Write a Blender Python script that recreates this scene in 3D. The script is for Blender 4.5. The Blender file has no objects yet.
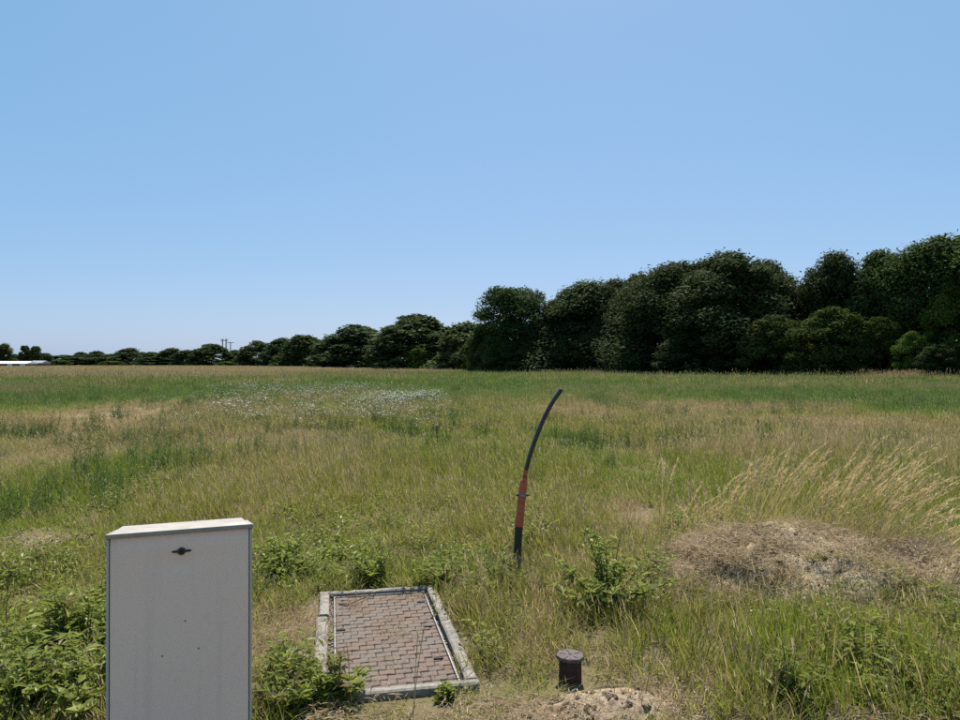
import bpy, math, random
import numpy as np
from mathutils import Vector, Matrix

R = math.radians
scene = bpy.context.scene
C = scene.collection
F = 721.0            # focal length in photo pixels (960 wide)
EYE = 1.6
HZ = 364.0           # horizon row in the photo
SUN_AZ = 8.0        # degrees right of the view axis
SUN_EL = 61.0

# ------------------------------------------------------------------ camera
cam_d = bpy.data.cameras.new("camera")
cam_d.sensor_width = 36.0
cam_d.lens = 36.0 * F / 960.0
cam_d.clip_start = 0.05
cam_d.clip_end = 12000
cam = bpy.data.objects.new("camera", cam_d)
cam.location = (0, 0, EYE)
cam.rotation_euler = (R(90) + math.atan((HZ - 360) / F), 0, 0)
C.objects.link(cam)
scene.camera = cam

# ------------------------------------------------------------------ sky and sun
world = bpy.data.worlds.new("World")
scene.world = world
world.use_nodes = True
wn = world.node_tree.nodes
wl = world.node_tree.links
bg = wn["Background"]
sky = wn.new("ShaderNodeTexSky")
sky.sky_type = 'NISHITA'
sky.sun_disc = False
sky.sun_elevation = R(SUN_EL)
sky.sun_rotation = R(SUN_AZ)
sky.altitude = 0
sky.air_density = 0.8
sky.dust_density = 1.0
sky.ozone_density = 6.0
mul = wn.new("ShaderNodeVectorMath")     # even pale airlight over the whole clear sky
mul.operation = 'MULTIPLY_ADD'
mul.inputs[1].default_value = (0.86, 0.56, 0.42)
mul.inputs[2].default_value = (0.8, 2.8, 5.0)
wl.new(sky.outputs[0], mul.inputs[0])
wl.new(mul.outputs[0], bg.inputs[0])
bg.inputs[1].default_value = 0.058

sd = bpy.data.lights.new("sun", 'SUN')
sd.energy = 5.0
sd.angle = R(0.53)
sd.color = (1.0, 0.95, 0.87)
sun = bpy.data.objects.new("sun", sd)
sdir = Vector((math.sin(R(SUN_AZ)) * math.cos(R(SUN_EL)), math.cos(R(SUN_AZ)) * math.cos(R(SUN_EL)), math.sin(R(SUN_EL))))
sun.rotation_euler = sdir.to_track_quat('Z', 'Y').to_euler()
sun.location = (0, 0, 60)
C.objects.link(sun)

vs = scene.view_settings
vs.view_transform = 'Standard'
vs.look = 'None'
vs.exposure = 0.9
vs.gamma = 1.0
vs.use_curve_mapping = False
scene.render.engine = 'CYCLES'
scene.cycles.max_bounces = 6
scene.cycles.diffuse_bounces = 3
scene.cycles.glossy_bounces = 2
scene.cycles.transmission_bounces = 4
scene.cycles.caustics_reflective = False
scene.cycles.caustics_refractive = False
scene.cycles.use_denoising = False
scene.cycles.denoiser = 'OPENIMAGEDENOISE'
scene.cycles.denoising_input_passes = 'RGB_ALBEDO_NORMAL'
scene.cycles.denoising_prefilter = 'ACCURATE'

rng = np.random.default_rng(7)
random.seed(7)

# ------------------------------------------------------------------ helpers
def at(px, py, z=0.0):
    """photo pixel on the horizontal plane z -> world x, y"""
    d = (EYE - z) * F / (py - HZ)
    return (px - 480.0) / F * d, d

def X_at(px, d):
    return (px - 480.0) / F * d

def Z_at(py, d):
    return EYE - (py - HZ) / F * d

def sstep(a, b, x):
    t = np.clip((np.asarray(x, float) - a) / (b - a), 0, 1)
    return t * t * (3 - 2 * t)

def vnoise(x, y, scale, seed=0):
    x = np.asarray(x, float) / scale + 1000.0
    y = np.asarray(y, float) / scale + 1000.0
    xi = np.floor(x).astype(np.int64)
    yi = np.floor(y).astype(np.int64)
    fx = x - xi
    fy = y - yi
    fx = fx * fx * (3 - 2 * fx)
    fy = fy * fy * (3 - 2 * fy)
    def h(a, b):
        n = (a * 374761393 + b * 668265263 + seed * 974634777) & 0x7fffffff
        n = ((n ^ (n >> 13)) * 1274126177) & 0x7fffffff
        return ((n ^ (n >> 16)) & 0xffff) / 65535.0
    return (h(xi, yi) * (1 - fx) + h(xi + 1, yi) * fx) * (1 - fy) + (h(xi, yi + 1) * (1 - fx) + h(xi + 1, yi + 1) * fx) * fy

def fbm(x, y, scale, seed=0, octaves=3):
    s = 0.0
    a = 1.0
    t = 0.0
    for o in range(octaves):
        s = s + a * vnoise(x, y, scale / 2 ** o, seed + o * 17)
        t += a
        a *= 0.5
    return s / t

def tag(o, label=None, cat=None, group=None, kind=None):
    if label: o["label"] = label
    if cat: o["category"] = cat
    if group: o["group"] = group
    if kind: o["kind"] = kind
    return o

def empty(name, loc=(0, 0, 0), rz=0.0):
    o = bpy.data.objects.new(name, None)
    o.empty_display_size = 0.1
    o.location = loc
    o.rotation_euler = (0, 0, rz)
    C.objects.link(o)
    return o

def link(name, me, parent=None, loc=None):
    o = bpy.data.objects.new(name, me)
    C.objects.link(o)
    if parent is not None: o.parent = parent
    if loc is not None: o.location = loc
    return o

class MB:
    """collects shapes into one mesh"""
    def __init__(s):
        s.v, s.f, s.sm = [], [], []
    def add(s, vs, fs, smooth=False):
        b = len(s.v)
        s.v += [tuple(p) for p in vs]
        s.f += [tuple(i + b for i in f) for f in fs]
        s.sm += [smooth] * len(fs)
        return s
    def box(s, c, h, rot=None):
        vs = []
        for z in (-1, 1):
            for x, y in ((-1, -1), (1, -1), (1, 1), (-1, 1)):
                p = Vector((x * h[0], y * h[1], z * h[2]))
                if rot is not None: p = rot @ p
                vs.append((p.x + c[0], p.y + c[1], p.z + c[2]))
        return s.add(vs, [(3, 2, 1, 0), (4, 5, 6, 7), (0, 1, 5, 4), (1, 2, 6, 5), (2, 3, 7, 6), (3, 0, 4, 7)])
    def tube(s, pts, rad, n=10, cap=True, smooth=True):
        pts = [Vector(p) for p in pts]
        rings = []
        up = None
        for i, p in enumerate(pts):
            a = pts[max(i - 1, 0)]
            b = pts[min(i + 1, len(pts) - 1)]
            t = (b - a).normalized()
            if up is None:
                up = Vector((0, 1, 0)) if abs(t.y) < 0.9 else Vector((1, 0, 0))
            u = t.cross(up).normalized()
            w = u.cross(t).normalized()
            up = w
            rings.append([p + (u * math.cos(k / n * 6.28319) + w * math.sin(k / n * 6.28319)) * rad[i] for k in range(n)])
        vs = [q for r in rings for q in r]
        fs = []
        for i in range(len(pts) - 1):
            for k in range(n):
                k2 = (k + 1) % n
                fs.append((i * n + k, i * n + k2, (i + 1) * n + k2, (i + 1) * n + k))
        s.add(vs, fs, smooth)
        if cap:
            s.add(rings[0], [tuple(reversed(range(n)))])
            s.add(rings[-1], [tuple(range(n))])
        return s
    def mesh(s, name, mat=None, bevel=0.0):
        me = bpy.data.meshes.new(name)
        me.from_pydata(s.v, [], s.f)
        me.polygons.foreach_set("use_smooth", s.sm)
        if mat: me.materials.append(mat)
        me.update()
        return me
    def build(s, name, mat=None, parent=None, loc=None, bevel=0.0):
        o = link(name, s.mesh(name, mat), parent, loc)
        if bevel:
            m = o.modifiers.new("bevel", 'BEVEL')
            m.width = bevel
            m.segments = 2
            m.limit_method = 'ANGLE'
            m.angle_limit = R(40)
        return o

# ------------------------------------------------------------------ materials
def new_mat(name):
    m = bpy.data.materials.new(name)
    m.use_nodes = True
    nt = m.node_tree
    nt.nodes.clear()
    return m, nt, nt.nodes, nt.links

def mixc(nt, fac, a, b, mode='MIX'):
    n = nt.nodes.new("ShaderNodeMix")
    n.data_type = 'RGBA'
    n.blend_type = mode
    for sock, val in ((n.inputs[0], fac), (n.inputs[6], a), (n.inputs[7], b)):
        if hasattr(val, "links"): nt.links.new(val, sock)
        elif isinstance(val, (int, float)): sock.default_value = val
        else: sock.default_value = tuple(val) + (1.0,)
    return n.outputs[2]

def mth(nt, op, a, b=0.0, c=0.0, clamp=False):
    n = nt.nodes.new("ShaderNodeMath")
    n.operation = op
    n.use_clamp = clamp
    for sock, val in zip(n.inputs, (a, b, c)):
        if hasattr(val, "links"): nt.links.new(val, sock)
        else: sock.default_value = val
    return n.outputs[0]

def mrange(nt, v, a, b, c=0.0, d=1.0, smooth=False):
    n = nt.nodes.new("ShaderNodeMapRange")
    if smooth: n.interpolation_type = 'SMOOTHSTEP'
    nt.links.new(v, n.inputs[0])
    for i, q in enumerate((a, b, c, d)): n.inputs[i + 1].default_value = q
    return n.outputs[0]

def noise(nt, scale, detail=4.0, rough=0.6, coord="Object", vec=None):
    n = nt.nodes.new("ShaderNodeTexNoise")
    n.inputs["Scale"].default_value = scale
    n.inputs["Detail"].default_value = detail
    n.inputs["Roughness"].default_value = rough
    if vec is None:
        tc = nt.nodes.new("ShaderNodeTexCoord")
        vec = tc.outputs[coord]
    nt.links.new(vec, n.inputs["Vector"])
    return n.outputs["Fac"]

def attr(nt, name, typ='GEOMETRY'):
    n = nt.nodes.new("ShaderNodeAttribute")
    n.attribute_name = name
    n.attribute_type = typ
    return n

def principled(nt, color, rough=0.6, metal=0.0, spec=0.5, normal=None):
    n = nt.nodes.new("ShaderNodeBsdfPrincipled")
    if hasattr(color, "links"): nt.links.new(color, n.inputs["Base Color"])
    else: n.inputs["Base Color"].default_value = tuple(color) + (1.0,)
    if hasattr(rough, "links"): nt.links.new(rough, n.inputs["Roughness"])
    else: n.inputs["Roughness"].default_value = rough
    n.inputs["Metallic"].default_value = metal
    n.inputs["Specular IOR Level"].default_value = spec
    if normal is not None: nt.links.new(normal, n.inputs["Normal"])
    return n.outputs[0]

def bump(nt, h, strength=0.4, dist=0.01):
    n = nt.nodes.new("ShaderNodeBump")
    n.inputs["Strength"].default_value = strength
    n.inputs["Distance"].default_value = dist
    nt.links.new(h, n.inputs["Height"])
    return n.outputs[0]

def out(nt, sh):
    o = nt.nodes.new("ShaderNodeOutputMaterial")
    nt.links.new(sh, o.inputs[0])

def translucent_mix(nt, col, fac, rough=0.55, spec=0.25, tcol=None):
    p = principled(nt, col, rough, 0.0, spec)
    t = nt.nodes.new("ShaderNodeBsdfTranslucent")
    nt.links.new(tcol if tcol is not None else col, t.inputs[0])
    mx = nt.nodes.new("ShaderNodeMixShader")
    mx.inputs[0].default_value = fac
    nt.links.new(p, mx.inputs[1])
    nt.links.new(t.outputs[0], mx.inputs[2])
    return mx.outputs[0]

def mat_grass():
    m, nt, N, L = new_mat("grass_blades")
    col = attr(nt, "Col")
    sep = N.new("ShaderNodeSeparateColor")
    L.new(col.outputs["Color"], sep.inputs[0])
    rnd, t, kind = sep.outputs[0], sep.outputs[1], sep.outputs[2]
    dry = attr(nt, "dry", 'INSTANCER').outputs["Fac"]
    hue = attr(nt, "hue", 'INSTANCER').outputs["Fac"]
    var = attr(nt, "tone", 'INSTANCER').outputs["Fac"]
    # living blades: olive to lush to bluish green
    g1 = mixc(nt, mrange(nt, hue, 0.0, 0.5), (0.205, 0.212, 0.024), (0.132, 0.207, 0.019))
    g2 = mixc(nt, mrange(nt, hue, 0.5, 1.0), g1, (0.052, 0.140, 0.028))
    g3 = mixc(nt, mth(nt, 'MULTIPLY', rnd, 0.35), g2, (0.27, 0.255, 0.06))
    # dead blades: straw to reddish brown
    d1 = mixc(nt, var, (0.42, 0.335, 0.165), (0.36, 0.255, 0.14))
    d2 = mixc(nt, mth(nt, 'MULTIPLY', mth(nt, 'FRACT', mth(nt, 'MULTIPLY', rnd, 7.31)), 0.5), d1, (0.25, 0.165, 0.08))
    isdry = mrange(nt, mth(nt, 'SUBTRACT', dry, rnd), -0.06, 0.06)
    base = mixc(nt, isdry, g3, d2)
    # pale stem foot, seed heads straw coloured
    base = mixc(nt, mth(nt, 'MULTIPLY', mrange(nt, t, 0.35, 0.0), 0.45), base, (0.21, 0.18, 0.085))
    head = mixc(nt, mth(nt, 'MULTIPLY', hue, 0.75), mixc(nt, rnd, (0.40, 0.31, 0.17), (0.29, 0.225, 0.12)), (0.12, 0.145, 0.06))
    base = mixc(nt, mrange(nt, kind, 0.35, 0.65), base, head)
    sp = mth(nt, 'ADD', mth(nt, 'MULTIPLY', mth(nt, 'FRACT', mth(nt, 'MULTIPLY', rnd, 13.7)), 0.75), 0.62)
    spc = N.new("ShaderNodeCombineColor")
    for q in range(3): L.new(sp, spc.inputs[q])
    base = mixc(nt, 1.0, base, spc.outputs[0], 'MULTIPLY')
    out(nt, translucent_mix(nt, base, 0.46, 0.6, 0.12))
    return m

def mat_leaf(name, c0, c1, c2, trans=0.35, rough=0.45, spec=0.35, use_obj=False):
    m, nt, N, L = new_mat(name)
    col = attr(nt, "Col")
    sep = N.new("ShaderNodeSeparateColor")
    L.new(col.outputs["Color"], sep.inputs[0])
    base = mixc(nt, sep.outputs[0], c0, c1)
    base = mixc(nt, mrange(nt, sep.outputs[2], 0.35, 0.65), base, c2)
    oi = N.new("ShaderNodeObjectInfo")
    if use_obj:
        base = mixc(nt, 1.0, base, oi.outputs["Color"], 'MULTIPLY')
    else:
        base = mixc(nt, mth(nt, 'MULTIPLY', oi.outputs["Random"], 0.35), base, (0.12, 0.13, 0.03))
    out(nt, translucent_mix(nt, base, trans, rough, spec))
    return m

M = {}
M['grass'] = mat_grass()
M['weed'] = mat_leaf("weed_leaves", (0.145, 0.195, 0.028), (0.29, 0.31, 0.06), (0.20, 0.16, 0.07), 0.45)
M['darkweed'] = mat_leaf("dark_weed_leaves", (0.050, 0.095, 0.022), (0.090, 0.140, 0.034), (0.10, 0.075, 0.04), 0.36)
M['flower'] = mat_leaf("white_flower_heads", (0.055, 0.085, 0.030), (0.10, 0.12, 0.045), (0.52, 0.53, 0.50), 0.28)
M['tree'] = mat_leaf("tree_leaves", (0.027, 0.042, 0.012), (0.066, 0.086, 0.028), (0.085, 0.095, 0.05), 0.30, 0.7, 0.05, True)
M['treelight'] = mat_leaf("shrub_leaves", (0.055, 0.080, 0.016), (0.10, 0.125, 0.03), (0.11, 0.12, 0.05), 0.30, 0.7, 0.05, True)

def mat_straw():
    m, nt, N, L = new_mat("straw_litter_bits")
    col = attr(nt, "Col")
    sep = N.new("ShaderNodeSeparateColor")
    L.new(col.outputs["Color"], sep.inputs[0])
    b = mixc(nt, sep.outputs[0], (0.53, 0.42, 0.275), (0.33, 0.25, 0.155))
    b = mixc(nt, mrange(nt, sep.outputs[0], 0.85, 1.0), b, (0.58, 0.50, 0.38))
    out(nt, translucent_mix(nt, b, 0.35, 0.6, 0.2))
    return m
M['straw'] = mat_straw()

def mat_plume():
    m, nt, N, L = new_mat("plume_grass_stalks")
    col = attr(nt, "Col")
    sep = N.new("ShaderNodeSeparateColor")
    L.new(col.outputs["Color"], sep.inputs[0])
    b = mixc(nt, mrange(nt, sep.outputs[1], 0.0, 0.7), (0.24, 0.22, 0.06), (0.46, 0.35, 0.17))
    b = mixc(nt, mth(nt, 'MULTIPLY', sep.outputs[0], 0.4), b, (0.30, 0.19, 0.085))
    b = mixc(nt, mrange(nt, sep.outputs[2], 0.35, 0.65), b, (0.60, 0.48, 0.27))
    out(nt, translucent_mix(nt, b, 0.40, 0.5, 0.25))
    return m
M['plume'] = mat_plume()

def mat_ground():
    m, nt, N, L = new_mat("meadow_soil")
    g = attr(nt, "green").outputs["Fac"]
    bare = attr(nt, "bare").outputs["Fac"]
    n1 = noise(nt, 2.2, 6, 0.65)
    n2 = noise(nt, 40.0, 5, 0.7)
    n3 = noise(nt, 0.12, 5, 0.6)
    litter = mixc(nt, n2, (0.14, 0.10, 0.055), (0.36, 0.275, 0.16))
    n4 = noise(nt, 170.0, 3, 0.7)
    litter = mixc(nt, mrange(nt, n4, 0.35, 0.65), litter, (0.09, 0.07, 0.04))
    soil = mixc(nt, mrange(nt, n2, 0.35, 0.7), (0.23, 0.16, 0.10), (0.31, 0.225, 0.145))
    green = mixc(nt, n2, (0.045, 0.050, 0.018), (0.17, 0.16, 0.06))
    green = mixc(nt, mrange(nt, n4, 0.4, 0.62), green, (0.035, 0.036, 0.015))
    green = mixc(nt, mrange(nt, n3, 0.45, 0.65), green, (0.17, 0.14, 0.06))
    b = mixc(nt, mth(nt, 'ADD', g, mth(nt, 'MULTIPLY', mth(nt, 'SUBTRACT', n1, 0.5), 0.7), clamp=True), litter, green)
    b = mixc(nt, mth(nt, 'MULTIPLY', bare, mrange(nt, n1, 0.3, 0.55)), b, soil)
    h = mth(nt, 'ADD', n2, mth(nt, 'MULTIPLY', n1, 1.5))
    out(nt, principled(nt, b, 0.95, 0, 0.1, bump(nt, h, 0.6, 0.03)))
    return m
M['ground'] = mat_ground()

def mat_simple(name, c0, c1, scale, rough=0.7, spec=0.3, bs=0.3, bd=0.004, metal=0.0, c2=None, s2=3.0, lo=0.35, hi=0.65):
    m, nt, N, L = new_mat(name)
    n1 = noise(nt, scale, 6, 0.65)
    b = mixc(nt, mrange(nt, n1, lo, hi), c0, c1)
    if c2 is not None:
        b = mixc(nt, mrange(nt, noise(nt, s2, 4, 0.6), 0.5, 0.68), b, c2)
    out(nt, principled(nt, b, rough, metal, spec, bump(nt, n1, bs, bd)))
    return m

M['mound'] = mat_simple("crumbly_soil", (0.24, 0.18, 0.115), (0.42, 0.335, 0.22), 28, 0.95, 0.1, 0.9, 0.03, c2=(0.35, 0.27, 0.17), s2=4)
M['sand'] = mat_simple("sandy_soil", (0.17, 0.125, 0.085), (0.36, 0.275, 0.195), 34, 0.95, 0.1, 0.9, 0.02, c2=(0.27, 0.20, 0.135), s2=6)
M['concrete'] = mat_simple("weathered_concrete", (0.16, 0.143, 0.12), (0.26, 0.236, 0.20), 45, 0.9, 0.2, 0.4, 0.004, c2=(0.135, 0.125, 0.11), s2=7)
M['cap'] = mat_simple("cabinet_cap", (0.255, 0.222, 0.19), (0.335, 0.298, 0.255), 11, 0.55, 0.4, 0.08, 0.002, c2=(0.235, 0.21, 0.18), s2=16)
M['shell'] = mat_simple("cabinet_shell", (0.44, 0.38, 0.32), (0.50, 0.435, 0.37), 5, 0.55, 0.4, 0.05, 0.002)
M['rubber'] = mat_simple("black_plastic", (0.012, 0.012, 0.013), (0.022, 0.022, 0.024), 30, 0.42, 0.5, 0.1, 0.001)
M['gap'] = mat_simple("door_gasket", (0.014, 0.015, 0.018), (0.022, 0.023, 0.026), 20, 0.7, 0.2, 0.1, 0.001)
M['hose'] = mat_simple("black_pipe_plastic", (0.010, 0.010, 0.012), (0.018, 0.018, 0.021), 40, 0.42, 0.6, 0.06, 0.001, c2=(0.03, 0.029, 0.028), s2=9)
M['red'] = mat_simple("faded_red_sleeve", (0.42, 0.085, 0.035), (0.52, 0.125, 0.055), 25, 0.5, 0.35, 0.15, 0.001, c2=(0.20, 0.05, 0.03), s2=22)
M['lock'] = mat_simple("rusty_lock", (0.03, 0.017, 0.011), (0.095, 0.045, 0.022), 200, 0.75, 0.4, 0.4, 0.001)
M['rust'] = mat_simple("rusty_cast_iron", (0.028, 0.016, 0.013), (0.06, 0.034, 0.025), 60, 0.85, 0.25, 0.6, 0.003)
M['rusttop'] = mat_simple("weathered_iron_top", (0.05, 0.038, 0.036), (0.125, 0.10, 0.095), 70, 0.8, 0.3, 0.8, 0.004)
M['steel'] = mat_simple("galvanised_rim", (0.16, 0.155, 0.15), (0.28, 0.275, 0.265), 50, 0.5, 0.5, 0.2, 0.001, metal=0.5, c2=(0.21, 0.17, 0.13), s2=18)
M['grit'] = mat_simple("grit_bed", (0.06, 0.048, 0.035), (0.17, 0.135, 0.10), 120, 0.95, 0.1, 0.8, 0.004)
M['bark'] = mat_simple("bark", (0.035, 0.028, 0.02), (0.08, 0.065, 0.05), 6, 0.95, 0.1, 0.8, 0.03)
M['stem'] = mat_simple("weed_stem", (0.06, 0.075, 0.025), (0.11, 0.10, 0.045), 30, 0.8, 0.2, 0.1, 0.001)
M['drystem'] = mat_simple("dead_stalk", (0.045, 0.032, 0.02), (0.10, 0.07, 0.042), 40, 0.9, 0.2, 0.2, 0.001)
M['roofwhite'] = mat_simple("white_roof_sheet", (0.62, 0.63, 0.64), (0.74, 0.74, 0.74), 0.4, 0.5, 0.4, 0.05, 0.01)
M['roofgrey'] = mat_simple("grey_roof_sheet", (0.16, 0.17, 0.19), (0.24, 0.25, 0.27), 0.5, 0.6, 0.4, 0.05, 0.01)
M['wall'] = mat_simple("brown_shed_wall", (0.10, 0.085, 0.07), (0.16, 0.135, 0.11), 0.8, 0.8, 0.2, 0.1, 0.01)
M['pylon'] = mat_simple("grey_steel_lattice", (0.16, 0.17, 0.18), (0.22, 0.23, 0.24), 0.3, 0.6, 0.4, 0.05, 0.01)

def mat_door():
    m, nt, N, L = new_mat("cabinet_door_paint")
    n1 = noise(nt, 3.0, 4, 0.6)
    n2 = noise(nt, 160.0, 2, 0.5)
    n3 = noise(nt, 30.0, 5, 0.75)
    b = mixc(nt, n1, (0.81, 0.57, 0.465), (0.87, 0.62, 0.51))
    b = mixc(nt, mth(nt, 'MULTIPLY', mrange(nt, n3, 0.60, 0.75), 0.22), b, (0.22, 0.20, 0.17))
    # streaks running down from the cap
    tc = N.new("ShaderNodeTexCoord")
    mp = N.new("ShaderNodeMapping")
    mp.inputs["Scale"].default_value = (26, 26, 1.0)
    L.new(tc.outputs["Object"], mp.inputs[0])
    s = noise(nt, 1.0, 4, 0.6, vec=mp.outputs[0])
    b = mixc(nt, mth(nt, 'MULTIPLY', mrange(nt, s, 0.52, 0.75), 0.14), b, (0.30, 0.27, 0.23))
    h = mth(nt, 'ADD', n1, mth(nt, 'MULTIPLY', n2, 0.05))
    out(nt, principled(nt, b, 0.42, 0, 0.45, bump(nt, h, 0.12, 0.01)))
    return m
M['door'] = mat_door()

def mat_paver():
    m, nt, N, L = new_mat("clay_paver")
    oi = N.new("ShaderNodeObjectInfo")
    geo = N.new("ShaderNodeNewGeometry")
    n1 = noise(nt, 70, 5, 0.7, vec=geo.outputs["Position"])
    n2 = noise(nt, 4.5, 4, 0.6, vec=geo.outputs["Position"])
    n3 = noise(nt, 230, 3, 0.6, vec=geo.outputs["Position"])
    b = mixc(nt, oi.outputs["Random"], (0.108, 0.070, 0.051), (0.138, 0.092, 0.068))
    b = mixc(nt, mrange(nt, n2, 0.40, 0.60), b, (0.116, 0.096, 0.080))
    b = mixc(nt, mth(nt, 'MULTIPLY', mrange(nt, n1, 0.42, 0.66), 0.75), b, (0.142, 0.113, 0.09))
    b = mixc(nt, mth(nt, 'MULTIPLY', mrange(nt, n3, 0.62, 0.72), 0.8), b, (0.45, 0.41, 0.37))
    out(nt, principled(nt, b, 0.9, 0, 0.2, bump(nt, n1, 0.8, 0.004)))
    return m
M['paver'] = mat_paver()

# ------------------------------------------------------------------ layout fields
CAB = (-1.024, 2.478)
PIT_C = (-0.546, 4.233)
PIT_YAW = R(11.6)            # rotation that turns +y to the left
STUB = at(570, 682)
POLE = (X_at(517, 5.55), 5.55)
MOUND = [(2.32, 5.50, 0.95, 0.82, 0.34), (3.35, 5.35, 0.70, 0.62, 0.20), (1.66, 5.25, 0.52, 0.42, 0.11)]
SAND = [(0.60, 3.30, 0.34, 0.22, 0.06), (0.24, 3.20, 0.26, 0.2, 0.035)]
HEAP = at(48, 546)

def gz(x, y):
    x = np.asarray(x, float)
    y = np.asarray(y, float)
    r = np.sqrt(x * x + y * y)
    a = (fbm(x, y, 3.5, 3) - 0.5) * 0.10 * sstep(60, 10, r)
    a = a + (fbm(x, y, 40, 5) - 0.5) * 0.5 * sstep(15, 60, r) * sstep(400, 150, r)
    flat = np.exp(-(((x - PIT_C[0]) / 1.2) ** 2 + ((y - PIT_C[1]) / 1.5) ** 2) ** 4)
    return a * (1 - flat)

def blob(x, y, px, py, wpx, hpx):
    """soft patch given by its centre and half extents in the photo, laid on the ground"""
    d = EYE * F / np.maximum(py - HZ, 1)
    cx = (px - 480) / F * d
    ry = max(EYE * F / max(py - hpx - HZ, 1.2) - d, d - EYE * F / (py + hpx - HZ)) * 0.8
    rx = wpx / F * d
    return np.exp(-(((x - cx) / rx) ** 2 + ((y - d) / ry) ** 2))

def fields(x, y):
    """dryness, hue (0 olive .. 1 bluish green), height factor, bare ground, for any ground point"""
    n1 = fbm(x, y, 7.0, 11)
    n2 = fbm(x, y, 2.2, 23)
    n3 = fbm(x * 0.45, y, 26.0, 31)
    dry = 0.37 + (n1 - 0.5) * 0.9 + (n2 - 0.5) * 0.6
    hue = 0.20 - (n1 - 0.5) * 0.4 - (n2 - 0.5) * 0.5
    h = 0.92 + (n2 - 0.5) * 0.8 + (fbm(x, y, .8, 19) - .5) * .5
    # green band of tall grass in the middle distance
    ang = x / np.maximum(y, 1.0)
    lim = np.interp(ang, [-.7, -.35, -.1, 0.0, .2], [64, 72, 104, 140, 400])
    band = sstep(24, 38, y + (n3 - 0.5) * 30) * sstep(1.10, .92, y / lim + (n3 - 0.5) * .25)
    dry = dry * (1 - band) + band * (0.13 + (n1 - 0.5) * 1.1 + (n2 - .5) * .5)
    hue = hue * (1 - band) + band * (0.86 - (n1 - 0.5) * 0.5 - (n2 - .5) * .4)
    h = h + band * 0.45 * sstep(0.35, 0.65, n1)
    # golden field beyond
    gold = sstep(.92, 1.12, y / lim + (n3 - 0.5) * .25)
    dry = dry * (1 - gold) + gold * (0.96 + (n3 - 0.5) * 0.45)
    hue = hue * (1 - gold) + gold * 0.35
    # brownish dry belt between about 9 and 26 m
    belt = sstep(8.5, 13, y) * sstep(32, 22, y)
    dry = dry + belt * 0.06
    # near strip is more olive and leafy
    near = sstep(12, 6, y)
    dry = dry - near * 0.06
    h = h * (1 - 0.42 * near) * (1 - 0.35 * sstep(3.3, 2.9, y))
    bare = np.zeros_like(n1)
    for px, py, w, hh, dd, dh, db, dhu in (
            (165, 404, 36, 12, 0.8, -0.6, 0.55, -0.1), (143, 415, 40, 14, 0.9, -0.7, 0.6, -0.1), (105, 432, 44, 12, 0.6, -0.4, 0.3, 0), (40, 462, 70, 14, 0.45, -0.3, 0.2, 0),
            (205, 404, 40, 5, 0.5, -0.3, 0.3, 0), (270, 440, 60, 10, 0.4, -0.2, 0.2, 0), (690, 408, 120, 6, 0.6, -0.3, 0.35, 0),
            (840, 424, 110, 6, 0.5, -0.2, 0.25, 0), (560, 412, 50, 6, 0.5, -0.25, 0.25, 0), (630, 455, 60, 10, 0.35, -0.15, 0.1, 0),
            (280, 640, 28, 40, 0.75, -0.30, 0.12, 0), (330, 560, 30, 16, 0.2, -0.1, 0.1, 0), (640, 520, 40, 24, 0.55, -0.1, 0.2, 0),
            (120, 478, 50, 30, -0.5, 0.20, 0, 0.40), (240, 398, 22, 14, -0.8, 0.5, 0, 0.6), (200, 400, 16, 6, -0.5, 0.3, 0, 0.5),
            (612, 407, 16, 7, -0.9, 0.7, 0, 0.7), (45, 402, 60, 9, -0.7, 0.3, 0, 0.5), (20, 440, 28, 10, -0.5, 0.2, 0, 0.4),
            (930, 415, 40, 8, -0.8, 0.4, 0, 0.6), (800, 400, 120, 7, -0.5, 0.2, 0, 0.4), (570, 446, 26, 9, -0.6, 0.1, 0, 0.4),
            (300, 575, 46, 30, -0.45, -0.2, 0, 0.35), (440, 575, 90, 22, -0.4, 0, 0, 0.25), (60, 640, 70, 60, -0.45, -0.30, 0, 0.35),
            (800, 665, 140, 50, -0.22, 0.60, 0, 0.12), (920, 480, 40, 16, -0.4, 0.1, 0, 0.3), (340, 700, 70, 22, -0.35, 0.0, 0, 0.35),
            (430, 705, 60, 10, 0.35, -0.2, 0.1, 0), (540, 640, 30, 30, 0.15, 0.0, 0.0, 0), (700, 570, 40, 14, 0.2, -0.3, 0.2, 0),
            (15, 665, 22, 22, 0.5, -0.2, 0.1, 0), (260, 470, 90, 30, 0.12, 0, 0, -0.1), (500, 490, 160, 36, 0.0, 0, 0, -0.1)):
        b = blob(x, y, px, py, w, hh)
        dry = dry + dd * b
        h = h + dh * b
        bare = bare + db * b
        hue = hue + dhu * b
    for cx, cy, rx, ry, hh in MOUND:
        b = np.exp(-((((x - cx) / rx) ** 2 + ((y - cy) / ry) ** 2)) ** 2)
        dry = dry + .4 * b
        h = h - .3 * b
    low = np.exp(-(((x + .15) / .75) ** 2 + ((y - 3.1) / .42) ** 2) ** 2) + np.exp(-(((x - STUB[0]) / .3) ** 2 + ((y - STUB[1] + .12) / .3) ** 2) ** 2)
    h = h * (1 - .5 * np.clip(low, 0, 1))
    return np.clip(dry, 0.02, 0.98), np.clip(hue, 0, 1), np.clip(h, 0.22, 2.0), np.clip(bare, 0, 1)

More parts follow.
